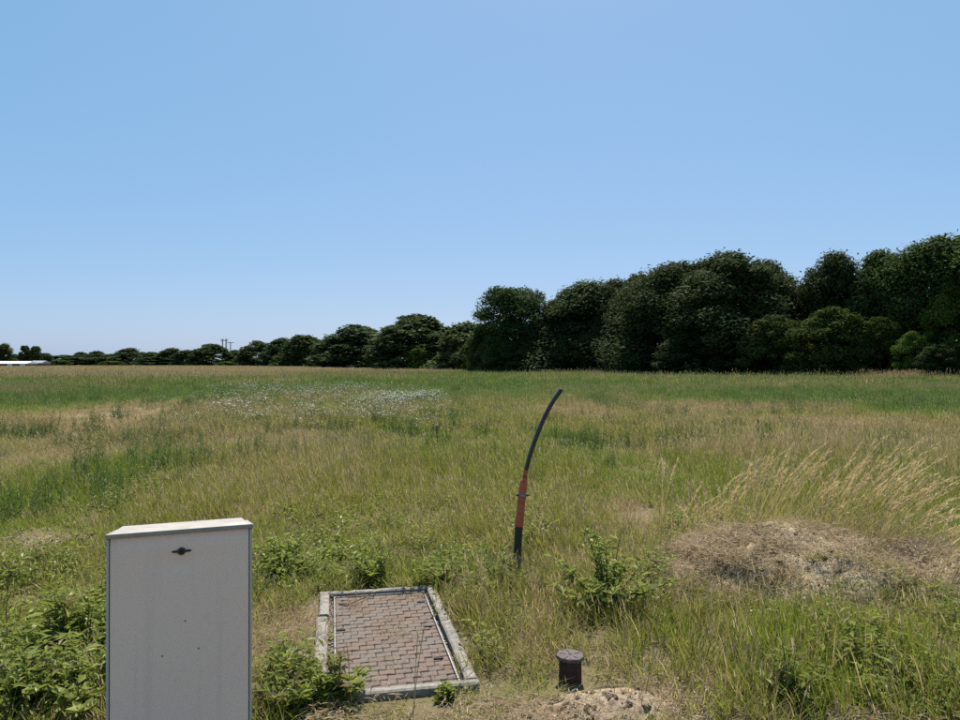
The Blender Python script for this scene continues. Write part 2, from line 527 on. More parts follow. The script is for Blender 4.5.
def blocked(x, y):
    """ground taken by the cabinet, pit, valve post and mounds"""
    c, s = math.cos(PIT_YAW), math.sin(PIT_YAW)
    dx, dy = x - PIT_C[0], y - PIT_C[1]
    u = dx * c + dy * s
    v = -dx * s + dy * c
    b = (np.abs(u) < 0.43) & (np.abs(v) < 0.83)
    c, s = math.cos(R(21)), math.sin(R(21))
    dx, dy = x - CAB[0], y - CAB[1]
    u = dx * c + dy * s
    v = -dx * s + dy * c
    b |= (np.abs(u) < 0.30) & (v > -0.10) & (v < 0.40)
    b |= ((x - STUB[0]) ** 2 + (y - STUB[1]) ** 2) < 0.13 ** 2
    for cx, cy, rx, ry, h in MOUND + SAND[:1]:
        q = ((x - cx) / rx) ** 2 + ((y - cy) / ry) ** 2 + (fbm(x, y, .3, 61) - .5) * 1.2
        b |= (q < 0.55) & (vnoise(x * 37.7, y * 41.3, 1.0, 5) > .42)
    b |= ((x - HEAP[0]) ** 2 + (y - HEAP[1]) ** 2) < 0.2 ** 2
    return b

def surf(x, y):
    return gz(x, y) + np.maximum(mound_height(np.asarray(x, float), np.asarray(y, float), MOUND, 41, .10), 0) * (np.asarray(y) < 8)

def mound_height(x, y, lobes, seed, rough):
    z = np.full_like(x, -1.0)
    for cx, cy, rx, ry, h in lobes:
        q = ((x - cx) / rx) ** 2 + ((y - cy) / ry) ** 2
        q = q * (0.62 + 0.76 * fbm(x, y, .38, seed + 9))
        z = np.maximum(z, h * np.clip(1 - q, 0, 1) ** 1.05 + np.where(q > 1, -0.03 * (q - 1), 0))
    b = (fbm(x, y, .26, seed, 4) - 0.5) * rough * 1.3 + (fbm(x, y, .06, seed + 5, 3) - .5) * rough * 0.55
    return z + b * np.clip(z / 0.06, 0.25, 1.0)

# ------------------------------------------------------------------ ground sheet
def make_ground():
    rs = [0.0]
    r = 0.6
    while r < 3900:
        rs.append(r)
        r *= 1.045 if r < 60 else 1.09
    na = 240
    ang = np.arange(na) / na * 2 * math.pi
    V = [(0, 0, 0)]
    P = [np.array([[0.0, 0.0]])]
    for r in rs[1:]:
        P.append(np.stack([np.sin(ang) * r, np.cos(ang) * r], 1))
    P = np.concatenate(P)
    z = gz(P[:, 0], P[:, 1])
    V = np.column_stack([P, z])
    fs = [(0, 1 + (k + 1) % na, 1 + k) for k in range(na)]
    for i in range(len(rs) - 2):
        a, b = 1 + i * na, 1 + (i + 1) * na
        for k in range(na):
            k2 = (k + 1) % na
            fs.append((a + k, a + k2, b + k2, b + k))
    me = bpy.data.meshes.new("meadow_ground")
    me.from_pydata(V.tolist(), [], fs)
    me.polygons.foreach_set("use_smooth", [True] * len(fs))
    dry, hue, h, bare = fields(P[:, 0], P[:, 1])
    for nm, a in (("green", 1 - dry), ("bare", bare)):
        at_ = me.attributes.new(nm, 'FLOAT', 'POINT')
        at_.data.foreach_set("value", a.astype(np.float32))
    me.materials.append(M['ground'])
    o = link("ground", me)
    tag(o, "dry grassy meadow ground running to the tree line", None, None, "structure")
make_ground()

# ------------------------------------------------------------------ plant meshes (numpy)
class Plant:
    """collects blades and leaves; Col = (random, along, kind)"""
    def __init__(s):
        s.v, s.f, s.c, s.n = [], [], [], 0
    def blades(s, base, az, lean, h, w, curl, rnd, kind=0.0, seg=3, t0=0.0, t1=1.0):
        n = len(h)
        base = np.asarray(base, float)
        dirx, diry = np.cos(az), np.sin(az)
        sx, sy = -np.sin(az + 0.6), np.cos(az + 0.6)
        prof = {3: (0.8, 1.0, 0.7, 0.0), 2: (0.9, 1.0, 0.0), 4: (0.7, 1.0, 0.9, 0.55, 0.0)}[seg]
        rows = []
        for k, pw in enumerate(prof):
            t = k / seg
            off = lean * t + curl * t * t
            cz = h * (t - 0.35 * np.abs(curl) / np.maximum(h, 1e-3) * t * t)
            cx = base[:, 0] + dirx * off
            cy = base[:, 1] + diry * off
            cz = base[:, 2] + cz
            if pw > 0:
                rows.append((np.stack([cx - sx * w * pw / 2, cy - sy * w * pw / 2, cz], 1), t))
                rows.append((np.stack([cx + sx * w * pw / 2, cy + sy * w * pw / 2, cz], 1), t))
            else:
                rows.append((np.stack([cx, cy, cz], 1), t))
        m = len(rows)
        V = np.stack([r[0] for r in rows], 1).reshape(-1, 3)
        T = np.tile(np.array([t0 + (t1 - t0) * r[1] for r in rows]), n)
        Cc = np.stack([np.repeat(rnd, m), T, np.full(n * m, kind)], 1)
        idx = np.arange(n) * m + s.n
        fl = []
        for k in range(seg - 1):
            fl.append(np.stack([idx + 2 * k, idx + 2 * k + 1, idx + 2 * k + 3, idx + 2 * k + 2], 1))
        tri = np.stack([idx + 2 * seg - 2, idx + 2 * seg - 1, idx + 2 * seg], 1)
        s.v.append(V)
        s.c.append(Cc)
        for q in fl: s.f += q.tolist()
        s.f += tri.tolist()
        s.n += n * m
        return s
    def leaves(s, pos, nrm, up, L, W, rnd, kind=0.0, fold=0.25):
        """rhombic leaves: pos = foot, up = direction of the midrib, nrm = face normal"""
        n = len(L)
        up = up / np.linalg.norm(up, axis=1, keepdims=True)
        side = np.cross(up, nrm)
        side /= np.maximum(np.linalg.norm(side, axis=1, keepdims=True), 1e-6)
        nn = np.cross(side, up)
        L1, W1 = L[:, None], W[:, None]
        a = pos
        b = pos + up * L1 * 0.45 + side * W1 * 0.5 + nn * W1 * fold
        c = pos + up * L1 - nn * L1 * 0.12
        d = pos + up * L1 * 0.45 - side * W1 * 0.5 + nn * W1 * fold
        V = np.stack([a, b, c, d], 1).reshape(-1, 3)
        Cc = np.stack([np.repeat(rnd, 4), np.tile([0, .5, 1, .5], n), np.full(n * 4, kind)], 1)
        i = np.arange(n) * 4 + s.n
        s.v.append(V)
        s.c.append(Cc)
        s.f += np.stack([i, i + 1, i + 2], 1).tolist()
        s.f += np.stack([i, i + 2, i + 3], 1).tolist()
        s.n += n * 4
        return s
    def quads(s, pos, nrm, size, rnd, kind=0.0, aspect=1.0):
        """free quads of random roll round their normal"""
        n = len(size)
        q = rng.normal(size=(n, 3))
        u = np.cross(nrm, q)
        u /= np.maximum(np.linalg.norm(u, axis=1, keepdims=True), 1e-6)
        w = np.cross(nrm, u)
        S = size[:, None]
        bend = nrm * S * 0.18
        V = np.stack([pos - u * S, pos - w * S * 0.55 * aspect - bend, pos + u * S, pos + w * S * 0.55 * aspect - bend], 1).reshape(-1, 3)
        Cc = np.stack([np.repeat(rnd, 4), np.full(n * 4, .5), np.full(n * 4, kind)], 1)
        i = np.arange(n) * 4 + s.n
        s.v.append(V)
        s.c.append(Cc)
        s.f += np.stack([i, i + 1, i + 2, i + 3], 1).tolist()
        s.n += n * 4
        return s
    def data(s):
        return np.concatenate(s.v), s.f, np.concatenate(s.c)
    def mesh(s, name, mat):
        V, Fc, Cc = s.data()
        me = bpy.data.meshes.new(name)
        me.from_pydata(V.tolist(), [], Fc)
        ca = me.color_attributes.new("Col", 'FLOAT_COLOR', 'POINT')
        ca.data.foreach_set("color", np.column_stack([Cc, np.ones(len(Cc))]).astype(np.float32).ravel())
        me.materials.append(mat)
        me.update()
        return me

def U(a, b, n): return rng.uniform(a, b, n)

def disc(n, r):
    a = U(0, 2 * math.pi, n)
    q = np.sqrt(U(0, 1, n)) * r
    return np.stack([np.cos(a) * q, np.sin(a) * q, np.full(n, -0.01)], 1)

def tuft(nb, r, hmin, hmax, w, seeds=0, lean=0.3, basal=0.0):
    p = Plant()
    h = U(hmin, hmax, nb)
    p.blades(disc(nb, r), U(0, 6.283, nb), U(0, lean, nb) * h, h, U(0.6, 1.2, nb) * w, U(0, 0.45, nb) * h, U(0, 1, nb))
    if seeds:
        b = disc(seeds, r)
        az = U(0, 6.283, seeds)
        h = U(hmax * 0.85, hmax * 1.35, seeds)
        ln = U(0, lean * 0.7, seeds) * h
        cu = U(0, 0.12, seeds) * h
        rn = U(0, 1, seeds)
        p.blades(b, az, ln, h, np.full(seeds, w * 0.38), cu, rn * 0.5, 0.0, 3)
        tip = b + np.stack([np.cos(az) * (ln + cu) * 0.9, np.sin(az) * (ln + cu) * 0.9, h * (0.88 - 0.35 * cu / h)], 1)
        p.blades(tip, az, ln * 0.18 + 0.01, h * 0.17, np.full(seeds, w * 1.15), cu * 0.2, rn, 1.0, 2)
    return p

def broadleaf(nst, r, h0, h1, L, W, per=9):
    p = Plant()
    b = disc(nst, r)
    az = U(0, 6.283, nst)
    h = U(h0, h1, nst)
    ln = U(0.05, 0.4, nst) * h
    p.blades(b, az, ln, h, np.full(nst, 0.004), 0 * h, U(0, .4, nst), 0.0, 2)
    for k in range(per):
        t = (k + 1.0) / per
        pos = b + np.stack([np.cos(az) * ln * t, np.sin(az) * ln * t, h * t], 1)
        a2 = U(0, 6.283, nst)
        up = np.stack([np.cos(a2), np.sin(a2), U(-0.1, 0.8, nst)], 1)
        nr = np.stack([U(-.3, .3, nst), U(-.3, .3, nst), np.ones(nst)], 1)
        s = (1.15 - 0.6 * t)
        m = U(0.35, 1.35, nst)
        p.leaves(pos, nr, up, m * L * s, U(0.7, 1.1, nst) * m * W * s, U(0, 1, nst), 1.0 if rng.random() < .06 else 0.0)
    return p

def spire(nst, r, h0, h1, L, W, per=26):
    """upright dark weeds with narrow leaves all the way up"""
    p = Plant()
    b = disc(nst, r)
    az = U(0, 6.283, nst)
    h = U(h0, h1, nst)
    ln = U(0.0, 0.18, nst) * h
    p.blades(b, az, ln, h, np.full(nst, 0.007), 0 * h, U(0, .4, nst), 0.0, 2)
    for k in range(per):
        t = (k + 0.5) / per
        pos = b + np.stack([np.cos(az) * ln * t, np.sin(az) * ln * t, h * t], 1)
        a2 = U(0, 6.283, nst)
        up = np.stack([np.cos(a2), np.sin(a2), U(0.3, 1.3, nst)], 1)
        nr = np.stack([U(-.3, .3, nst), U(-.3, .3, nst), np.ones(nst)], 1)
        s = 1.1 - 0.75 * t
        p.leaves(pos, nr, up, U(0.7, 1.2, nst) * L * s, U(0.7, 1.1, nst) * W * s, U(0, 1, nst))
    return p

def flowers(nst, r, h0, h1, head, per=6):
    p = Plant()
    b = disc(nst, r)
    az = U(0, 6.283, nst)
    h = U(h0, h1, nst)
    ln = U(0.0, 0.25, nst) * h
    p.blades(b, az, ln, h, np.full(nst, 0.006), 0 * h, U(0, 1, nst), 0.0, 2)
    for k in range(per):
        t = (k + .5) / per * 0.85
        pos = b + np.stack([np.cos(az) * ln * t, np.sin(az) * ln * t, h * t], 1)
        a2 = U(0, 6.283, nst)
        up = np.stack([np.cos(a2), np.sin(a2), U(0.3, 1.2, nst)], 1)
        p.leaves(pos, np.tile([0., 0., 1.], (nst, 1)) + U(-.2, .2, nst)[:, None], up, U(.05, .1, nst), U(.008, .016, nst), U(0, 1, nst))
    for k in range(3):
        pos = b + np.stack([np.cos(az) * ln, np.sin(az) * ln, h], 1) + rng.normal(size=(nst, 3)) * [0.035, 0.035, 0.012]
        nr = np.stack([U(-.5, .5, nst), U(-.5, .5, nst), np.ones(nst)], 1)
        nr /= np.linalg.norm(nr, axis=1, keepdims=True)
        p.quads(pos, nr, U(.7, 1.2, nst) * head, U(0, 1, nst), 1.0, 1.6)
    return p

def litter(n, r, L):
    p = Plant()
    pos = disc(n, r)
    pos[:, 2] = U(0.0, 0.03, n)
    a2 = U(0, 6.283, n)
    up = np.stack([np.cos(a2), np.sin(a2), U(-0.15, 0.55, n)], 1)
    nr = np.stack([U(-.6, .6, n), U(-.6, .6, n), np.ones(n)], 1)
    p.leaves(pos, nr, up, U(0.4, 1.3, n) * L, U(0.0022, 0.005, n), U(0, 1, n), 0.0, 0.1)
    return p

# ------------------------------------------------------------------ scatter: one object, geometry nodes place its own tufts
def scatter_tree():
    g = bpy.data.node_groups.new("scatter_tufts", 'GeometryNodeTree')
    g.interface.new_socket("Geometry", in_out='INPUT', socket_type='NodeSocketGeometry')
    g.interface.new_socket("Geometry", in_out='OUTPUT', socket_type='NodeSocketGeometry')
    N, L = g.nodes, g.links
    gi = N.new("NodeGroupInput")
    go = N.new("NodeGroupOutput")
    def na(name, typ):
        n = N.new("GeometryNodeInputNamedAttribute")
        n.data_type = typ
        n.inputs["Name"].default_value = name
        return n.outputs["Attribute"]
    sep = N.new("GeometryNodeSeparateGeometry")
    sep.domain = 'POINT'
    L.new(gi.outputs[0], sep.inputs[0])
    L.new(na("ispt", 'BOOLEAN'), sep.inputs["Selection"])
    spl = N.new("GeometryNodeSplitToInstances")
    spl.domain = 'POINT'
    L.new(sep.outputs[1], spl.inputs[0])
    L.new(na("var", 'INT'), spl.inputs["Group ID"])
    iop = N.new("GeometryNodeInstanceOnPoints")
    L.new(sep.outputs[0], iop.inputs["Points"])
    L.new(spl.outputs[0], iop.inputs["Instance"])
    iop.inputs["Pick Instance"].default_value = True
    L.new(na("var", 'INT'), iop.inputs["Instance Index"])
    e2r = N.new("FunctionNodeEulerToRotation")
    L.new(na("rot", 'FLOAT_VECTOR'), e2r.inputs[0])
    L.new(e2r.outputs[0], iop.inputs["Rotation"])
    L.new(na("scl", 'FLOAT_VECTOR'), iop.inputs["Scale"])
    L.new(iop.outputs[0], go.inputs[0])
    return g
SCATTER = scatter_tree()

def scatter(name, plants, mat, pos, var, rot, scl, label, extra=None):
    V, Fc, Cc, Vi = [], [], [], []
    b = 0
    for i, p in enumerate(plants):
        v, f, c = p.data()
        V.append(v)
        Cc.append(c)
        Vi.append(np.full(len(v), i))
        Fc += [tuple(q + b for q in fc) for fc in f]
        b += len(v)
    n = len(pos)
    V.append(pos)
    Cc.append(np.zeros((n, 3)))
    Vi.append(var)
    V = np.concatenate(V)
    Cc = np.concatenate(Cc)
    Vi = np.concatenate(Vi).astype(np.int32)
    me = bpy.data.meshes.new(name)
    me.from_pydata(V.tolist(), [], Fc)
    N = len(V)
    ca = me.color_attributes.new("Col", 'FLOAT_COLOR', 'POINT')
    ca.data.foreach_set("color", np.column_stack([Cc, np.ones(N)]).astype(np.float32).ravel())
    def put(nm, typ, key, arr):
        a = me.attributes.new(nm, typ, 'POINT')
        a.data.foreach_set(key, arr)
    put("ispt", 'BOOLEAN', "value", np.arange(N) >= b)
    put("var", 'INT', "value", Vi)
    full = np.zeros((N, 3), np.float32)
    full[b:] = rot
    put("rot", 'FLOAT_VECTOR', "vector", full.ravel().copy())
    full[b:] = scl
    put("scl", 'FLOAT_VECTOR', "vector", full.ravel().copy())
    for nm, arr in (extra or {}).items():
        q = np.zeros(N, np.float32)
        q[b:] = arr
        put(nm, 'FLOAT', "value", q)
    me.materials.append(mat)
    o = link(name, me)
    md = o.modifiers.new("scatter", 'NODES')
    md.node_group = SCATTER
    tag(o, label, None, None, "stuff")
    return o

def wedge(n_per_m2, d0, d1, half=0.72, margin=1.2):
    """random points of even density inside the view wedge between two depths"""
    w1 = half * d1 + margin
    area = 2 * w1 * (d1 - d0)
    n = int(area * n_per_m2)
    x = U(-w1, w1, n)
    y = U(d0, d1, n)
    k = np.abs(x) < half * y + margin
    return x[k], y[k]

# the tree line's foot, as (x, y) points: nothing of the meadow grows beyond it
LINE = np.array([(75, 52), (46, 70), (30.5, 82), (23, 100), (15, 113), (6, 119), (-17, 186), (-43, 240), (-80, 325), (-131, 415), (-174, 460), (-301, 615), (-430, 770), (-560, 900)], float)
def before_trees(x, y):
    ang = x / y
    la = LINE[:, 0] / LINE[:, 1]
    lim = np.interp(ang, la[::-1], LINE[::-1, 1])
    return y < lim - 1.0

def lay_grass(name, plants, dens, d0, d1, base_scale, label, hmul=1.0, margin=1.2, thin=0.55):
    x, y = wedge(dens, d0, d1, margin=margin)
    k = before_trees(x, y) & ~blocked(x, y)
    x, y = x[k], y[k]
    dry, hue, h, bare = fields(x, y)
    k = U(0, 1, len(x)) > bare * 0.96
    k &= U(0, 1, len(x)) < (1 - thin) + thin * sstep(0.30, 0.6, fbm(x, y, 0.9 if d1 < 20 else 4, 77))
    x, y, dry, hue, h = x[k], y[k], dry[k], hue[k], h[k]
    n = len(x)
    # variant choice: driest spots take the seeded, thin variants
    nv = len(plants)
    pick = np.clip((dry * 0.75 + U(-0.3, 0.45, n)) * nv, 0, nv - 1).astype(int)
    sc = base_scale * U(0.75, 1.25, n)
    scl = np.stack([sc * (0.9 + 0.1 * h), sc * (0.9 + 0.1 * h), sc * h * hmul * U(0.75, 1.25, n)], 1)
    rot = np.stack([U(-.10, .10, n), U(0.0, .22, n), U(0, 6.283, n)], 1)
    rot[:, 2] = U(0, 6.283, n)
    dj = np.clip(dry + rng.normal(size=n) * 0.28 - .05, 0, 1)
    hj = np.clip(hue + rng.normal(size=n) * 0.12, 0, 1)
    tone = np.clip(fbm(x, y, 5, 91) * 1.2 - 0.1 + rng.normal(size=n) * 0.2, 0, 1)
    return scatter(name, plants, M['grass'], np.stack([x, y, surf(x, y)], 1), pick, rot, scl, label, {"dry": dj, "hue": hj, "tone": tone})

near_t = [tuft(52, .11, .08, .26, .0060, 0), tuft(50, .12, .12, .32, .0052, 3, .4), tuft(48, .12, .10, .30, .0046, 5, .45),
          tuft(42, .12, .10, .32, .0040, 8, .5), tuft(36, .13, .12, .34, .0034, 11, .55), tuft(50, .14, .04, .16, .0040, 4, 1.0)]
lay_grass("meadow_grass", near_t, 105, 1.3, 13, 1.0, "mixed green and straw coloured meadow grass in the foreground")
mid_t = [tuft(74, .24, .07, .24, .0085, 0, .5), tuft(74, .25, .08, .28, .008, 4, .5), tuft(70, .25, .07, .26, .007, 8, .55), tuft(64, .25, .06, .24, .0065, 12, .6)]
lay_grass("meadow_grass", mid_t, 28, 13, 48, 1.0, "patchy green and brown meadow grass in the middle distance", 1.0)
far_t = [tuft(80, .62, .15, .42, .024, 0), tuft(80, .65, .16, .42, .022, 5, .4), tuft(74, .65, .14, .36, .02, 12, .4), tuft(70, .65, .12, .34, .02, 20, .4)]
lay_grass("meadow_grass", far_t, 4.6, 48, 135, 1.0, "dark green band of tall grass in front of the tree line", 1.0)
gold_t = [tuft(70, 1.9, .2, .45, .07, 0), tuft(70, 2.0, .2, .42, .06, 20, .3), tuft(64, 2.0, .2, .4, .05, 30, .3)]
lay_grass("meadow_grass", gold_t, 0.34, 135, 470, 1.0, "golden dry grass at the far edge of the field", 1.0, 4)

# low leafy weeds between the grass
def lay_cover(name, plants, mat, spots, label, size=0.8):
    X, Y = [], []
    for px, py, w, hh, n in spots:
        d = EYE * F / (py - HZ)
        ry = max(EYE * F / max(py - hh - HZ, 1.5) - d, d - EYE * F / (py + hh - HZ)) * 0.55
        X.append((px - 480) / F * d + np.clip(rng.normal(size=n), -1.8, 1.8) * w / F * d * 0.55)
        Y.append(d + np.clip(rng.normal(size=n), -1.5, 1.8) * ry * 0.8)
    x, y = np.concatenate(X), np.concatenate(Y)
    k = ~blocked(x, y) & (y > 1.4)
    x, y = x[k], y[k]
    n = len(x)
    sc = U(0.7, 1.35, n) * size
    rot = np.stack([U(-.15, .15, n), U(-.15, .15, n), U(0, 6.283, n)], 1)
    return scatter(name, plants, mat, np.stack([x, y, gz(x, y)], 1), rng.integers(0, len(plants), n), rot, np.stack([sc, sc, sc * U(.8, 1.2, n)], 1), label)

cover_t = [broadleaf(9, .13, .08, .22, .06, .034, 7), broadleaf(8, .12, .10, .26, .075, .030, 8), broadleaf(10, .14, .06, .16, .05, .04, 6), broadleaf(7, .12, .14, .32, .085, .026, 9)]
lay_cover("leafy_ground_cover", cover_t, M['weed'],
          [(60, 640, 90, 70, 110), (60, 700, 70, 25, 60), (300, 570, 55, 40, 56), (350, 560, 80, 26, 30), (455, 575, 70, 26, 44), (300, 690, 30, 22, 30), (20, 580, 40, 30, 60),
           (520, 530, 40, 16, 30), (640, 590, 40, 20, 20), (900, 690, 60, 30, 24), (130, 500, 40, 20, 40), (480, 640, 40, 40, 14), (840, 640, 60, 30, 20), (400, 520, 120, 20, 60), (940, 620, 30, 40, 14),
           (700, 540, 60, 20, 40)],
          "bright green leafy weeds spreading low between the grass")
dark_t = [spire(12, .22, .25, .55, .10, .022, 20), spire(10, .22, .3, .65, .11, .02, 22), spire(14, .25, .2, .5, .09, .024, 18)]
lay_cover("tall_weed_patches", dark_t, M['darkweed'],
          [(128, 488, 60, 30, 24), (238, 402, 36, 16, 70), (205, 398, 30, 10, 30), (612, 408, 14, 7, 34), (45, 400, 80, 12, 90), (20, 440, 50, 12, 24), (930, 412, 70, 12, 60), (805, 398, 150, 12, 120), (572, 448, 30, 10, 12),
           (300, 440, 120, 24, 40), (440, 430, 120, 24, 60), (650, 388, 200, 10, 140), (350, 392, 160, 10, 100), (880, 395, 100, 10, 90), (500, 385, 160, 6, 140), (100, 385, 120, 5, 100), (700, 440, 200, 26, 60), (150, 440, 120, 20, 30)],
          "dark green upright weeds in patches across the meadow")
fl_t = [flowers(15, .5, .3, .5, .015), flowers(12, .5, .3, .55, .016), flowers(18, .55, .25, .5, .014)]
lay_cover("white_wildflowers", fl_t, M['flower'],
          [(325, 400, 52, 14, 140), (296, 393, 44, 9, 80), (392, 408, 44, 12, 80), (410, 420, 50, 14, 26), (335, 416, 46, 14, 26), (272, 387, 36, 5, 60), (410, 401, 34, 7, 40)],
          "drift of small white wildflowers in the middle of the meadow")
st_t = [litter(90, .15, .05), litter(80, .15, .07), litter(100, .16, .035)]

# ------------------------------------------------------------------ soil mounds
def make_mound(name, lobes, x0, x1, y0, y1, step, mat, label, rough, seed):
    xs = np.arange(x0, x1, step)
    ys = np.arange(y0, y1, step)
    gx, gy = np.meshgrid(xs, ys)
    z = mound_height(gx, gy, lobes, seed, rough)
    edge = np.minimum.reduce([gx - x0, x1 - gx, gy - y0, y1 - gy])
    z = np.where(z < 0.012, z - 0.08, z) + gz(gx, gy) * 0.0
    V = np.stack([gx, gy, z + gz(gx, gy)], 2).reshape(-1, 3)
    ny, nx = gx.shape
    keep = z > -0.09
    fs = []
    for j in range(ny - 1):
        for i in range(nx - 1):
            if keep[j, i] or keep[j, i + 1] or keep[j + 1, i] or keep[j + 1, i + 1]:
                a = j * nx + i
                fs.append((a, a + 1, a + nx + 1, a + nx))
    used = np.unique(np.array(fs))
    mp = -np.ones(len(V), int)
    mp[used] = np.arange(len(used))
    me = bpy.data.meshes.new(name)
    c = np.array([lobes[0][0], lobes[0][1], 0.0])
    me.from_pydata((V[used] - c).tolist(), [], [tuple(int(mp[q]) for q in f) for f in fs])
    me.polygons.foreach_set("use_smooth", [True] * len(fs))
    me.materials.append(mat)
    o = link(name, me, None, c)
    tag(o, label, "soil mound", "mounds of dug soil in the grass")
    return o

make_mound("soil_mound", MOUND, .9, 4.25, 4.5, 6.3, .022, M['mound'], "wide brown mound of soil and dead straw under the plume grass", .10, 41)
make_mound("soil_mound", SAND, 0.0, 1.0, 3.0, 3.7, .011, M['sand'], "small sandy soil mound at the foot of the rusty valve post", .075, 43)
HL = [(HEAP[0], HEAP[1], .32, .22, .10)]
make_mound("soil_mound", HL, HEAP[0] - .45, HEAP[0] + .45, HEAP[1] - .35, HEAP[1] + .35, .02, M['mound'], "little brown heap of soil and straw left of the grey cabinet", .05, 47)

def lay_litter():
    X, Y, Z = [], [], []
    for lobes, seed, rough, n in ((MOUND, 41, .10, 560), (SAND, 43, .075, 50), (HL, 47, .05, 50)):
        for cx, cy, rx, ry, h in lobes:
            m = n // len(lobes)
            a = U(0, 6.283, m)
            q = np.sqrt(U(0, 1, m)) * 1.12
            x, y = cx + np.cos(a) * q * rx, cy + np.sin(a) * q * ry
            X.append(x)
            Y.append(y)
            Z.append(np.maximum(mound_height(x, y, lobes, seed, rough), 0) + gz(x, y))
    # blown straw on the pit lid
    a, b = U(-.3, .3, 16), U(-.7, .7, 16)
    cc, ss = math.cos(PIT_YAW), math.sin(PIT_YAW)
    lx, ly = PIT_C[0] + a * cc - b * ss, PIT_C[1] + a * ss + b * cc
    lid_n = len(lx)
    # thatch on the open ground
    x, y = wedge(44, 1.4, 11)
    dry, hue, h, bare = fields(x, y)
    k = (U(0, 1, len(x)) < .25 + dry) & ~blocked(x, y)
    X.append(x[k]); Y.append(y[k]); Z.append(gz(x[k], y[k]))
    x, y, z = np.concatenate(X), np.concatenate(Y), np.concatenate(Z)
    k = ((x - STUB[0]) ** 2 + ((y - STUB[1] + .1) * .8) ** 2) > .27 ** 2
    x, y, z = x[k], y[k], z[k]
    sc = np.concatenate([U(.7, 1.3, len(x)), U(.35, .6, lid_n)])
    x, y, z = np.concatenate([x, lx]), np.concatenate([y, ly]), np.concatenate([z, np.full(lid_n, .019)])
    n = len(x)
    rot = np.stack([U(-.25, .25, n), U(-.25, .25, n), U(0, 6.283, n)], 1)
    rot[-lid_n:, :2] *= .05
    scatter("straw_litter", st_t, M['straw'], np.stack([x, y, z], 1), rng.integers(0, 3, n), rot, np.stack([sc, sc, sc], 1), "dead straw and thatch lying on the ground and mounds")
lay_litter()

def clod(seed):
    rr = np.random.default_rng(seed)
    p = Plant()
    V, Fc = [], []
    m, n = 4, 7
    for j in range(m + 1):
        for i in range(n):
            th, ph = math.pi * j / m, 2 * math.pi * (i + .5 * j) / n
            q = rr.uniform(.7, 1.15)
            V.append((math.sin(th) * math.cos(ph) * q, math.sin(th) * math.sin(ph) * q * .85, math.cos(th) * q * .7))
    for j in range(m):
        for i in range(n):
            a, b = j * n + i, j * n + (i + 1) % n
            Fc.append((a, b, b + n, a + n))
    p.v, p.f, p.n = [np.array(V)], Fc, len(V)
    p.c = [np.full((len(V), 3), .5)]
    return p

def lay_clods():
    X, Y, Z, S = [], [], [], []
    for lobes, seed, rough, n, mx in ((MOUND, 41, .10, 900, .030), (SAND, 43, .075, 420, .020), (HL, 47, .05, 90, .022)):
        for cx, cy, rx, ry, h in lobes:
            m = n // len(lobes)
            a = U(0, 6.283, m)
            q = np.sqrt(U(0, 1, m)) * 1.1
            x, y = cx + np.cos(a) * q * rx, cy + np.sin(a) * q * ry
            X.append(x); Y.append(y); Z.append(np.maximum(mound_height(x, y, lobes, seed, rough), 0) + gz(x, y))
            S.append(.004 + mx * U(0, 1, m) ** 3.2)
    x, y, z, sc = (np.concatenate(q) for q in (X, Y, Z, S))
    n = len(x)
    scatter("soil_clods", [clod(k) for k in range(5)], M['mound'], np.stack([x, y, z], 1), rng.integers(0, 5, n), np.stack([U(-.6, .6, n), U(-.6, .6, n), U(0, 6.28, n)], 1), np.stack([sc, sc, sc], 1), "crumbs and clods of dry soil strewn over the mounds")
lay_clods()

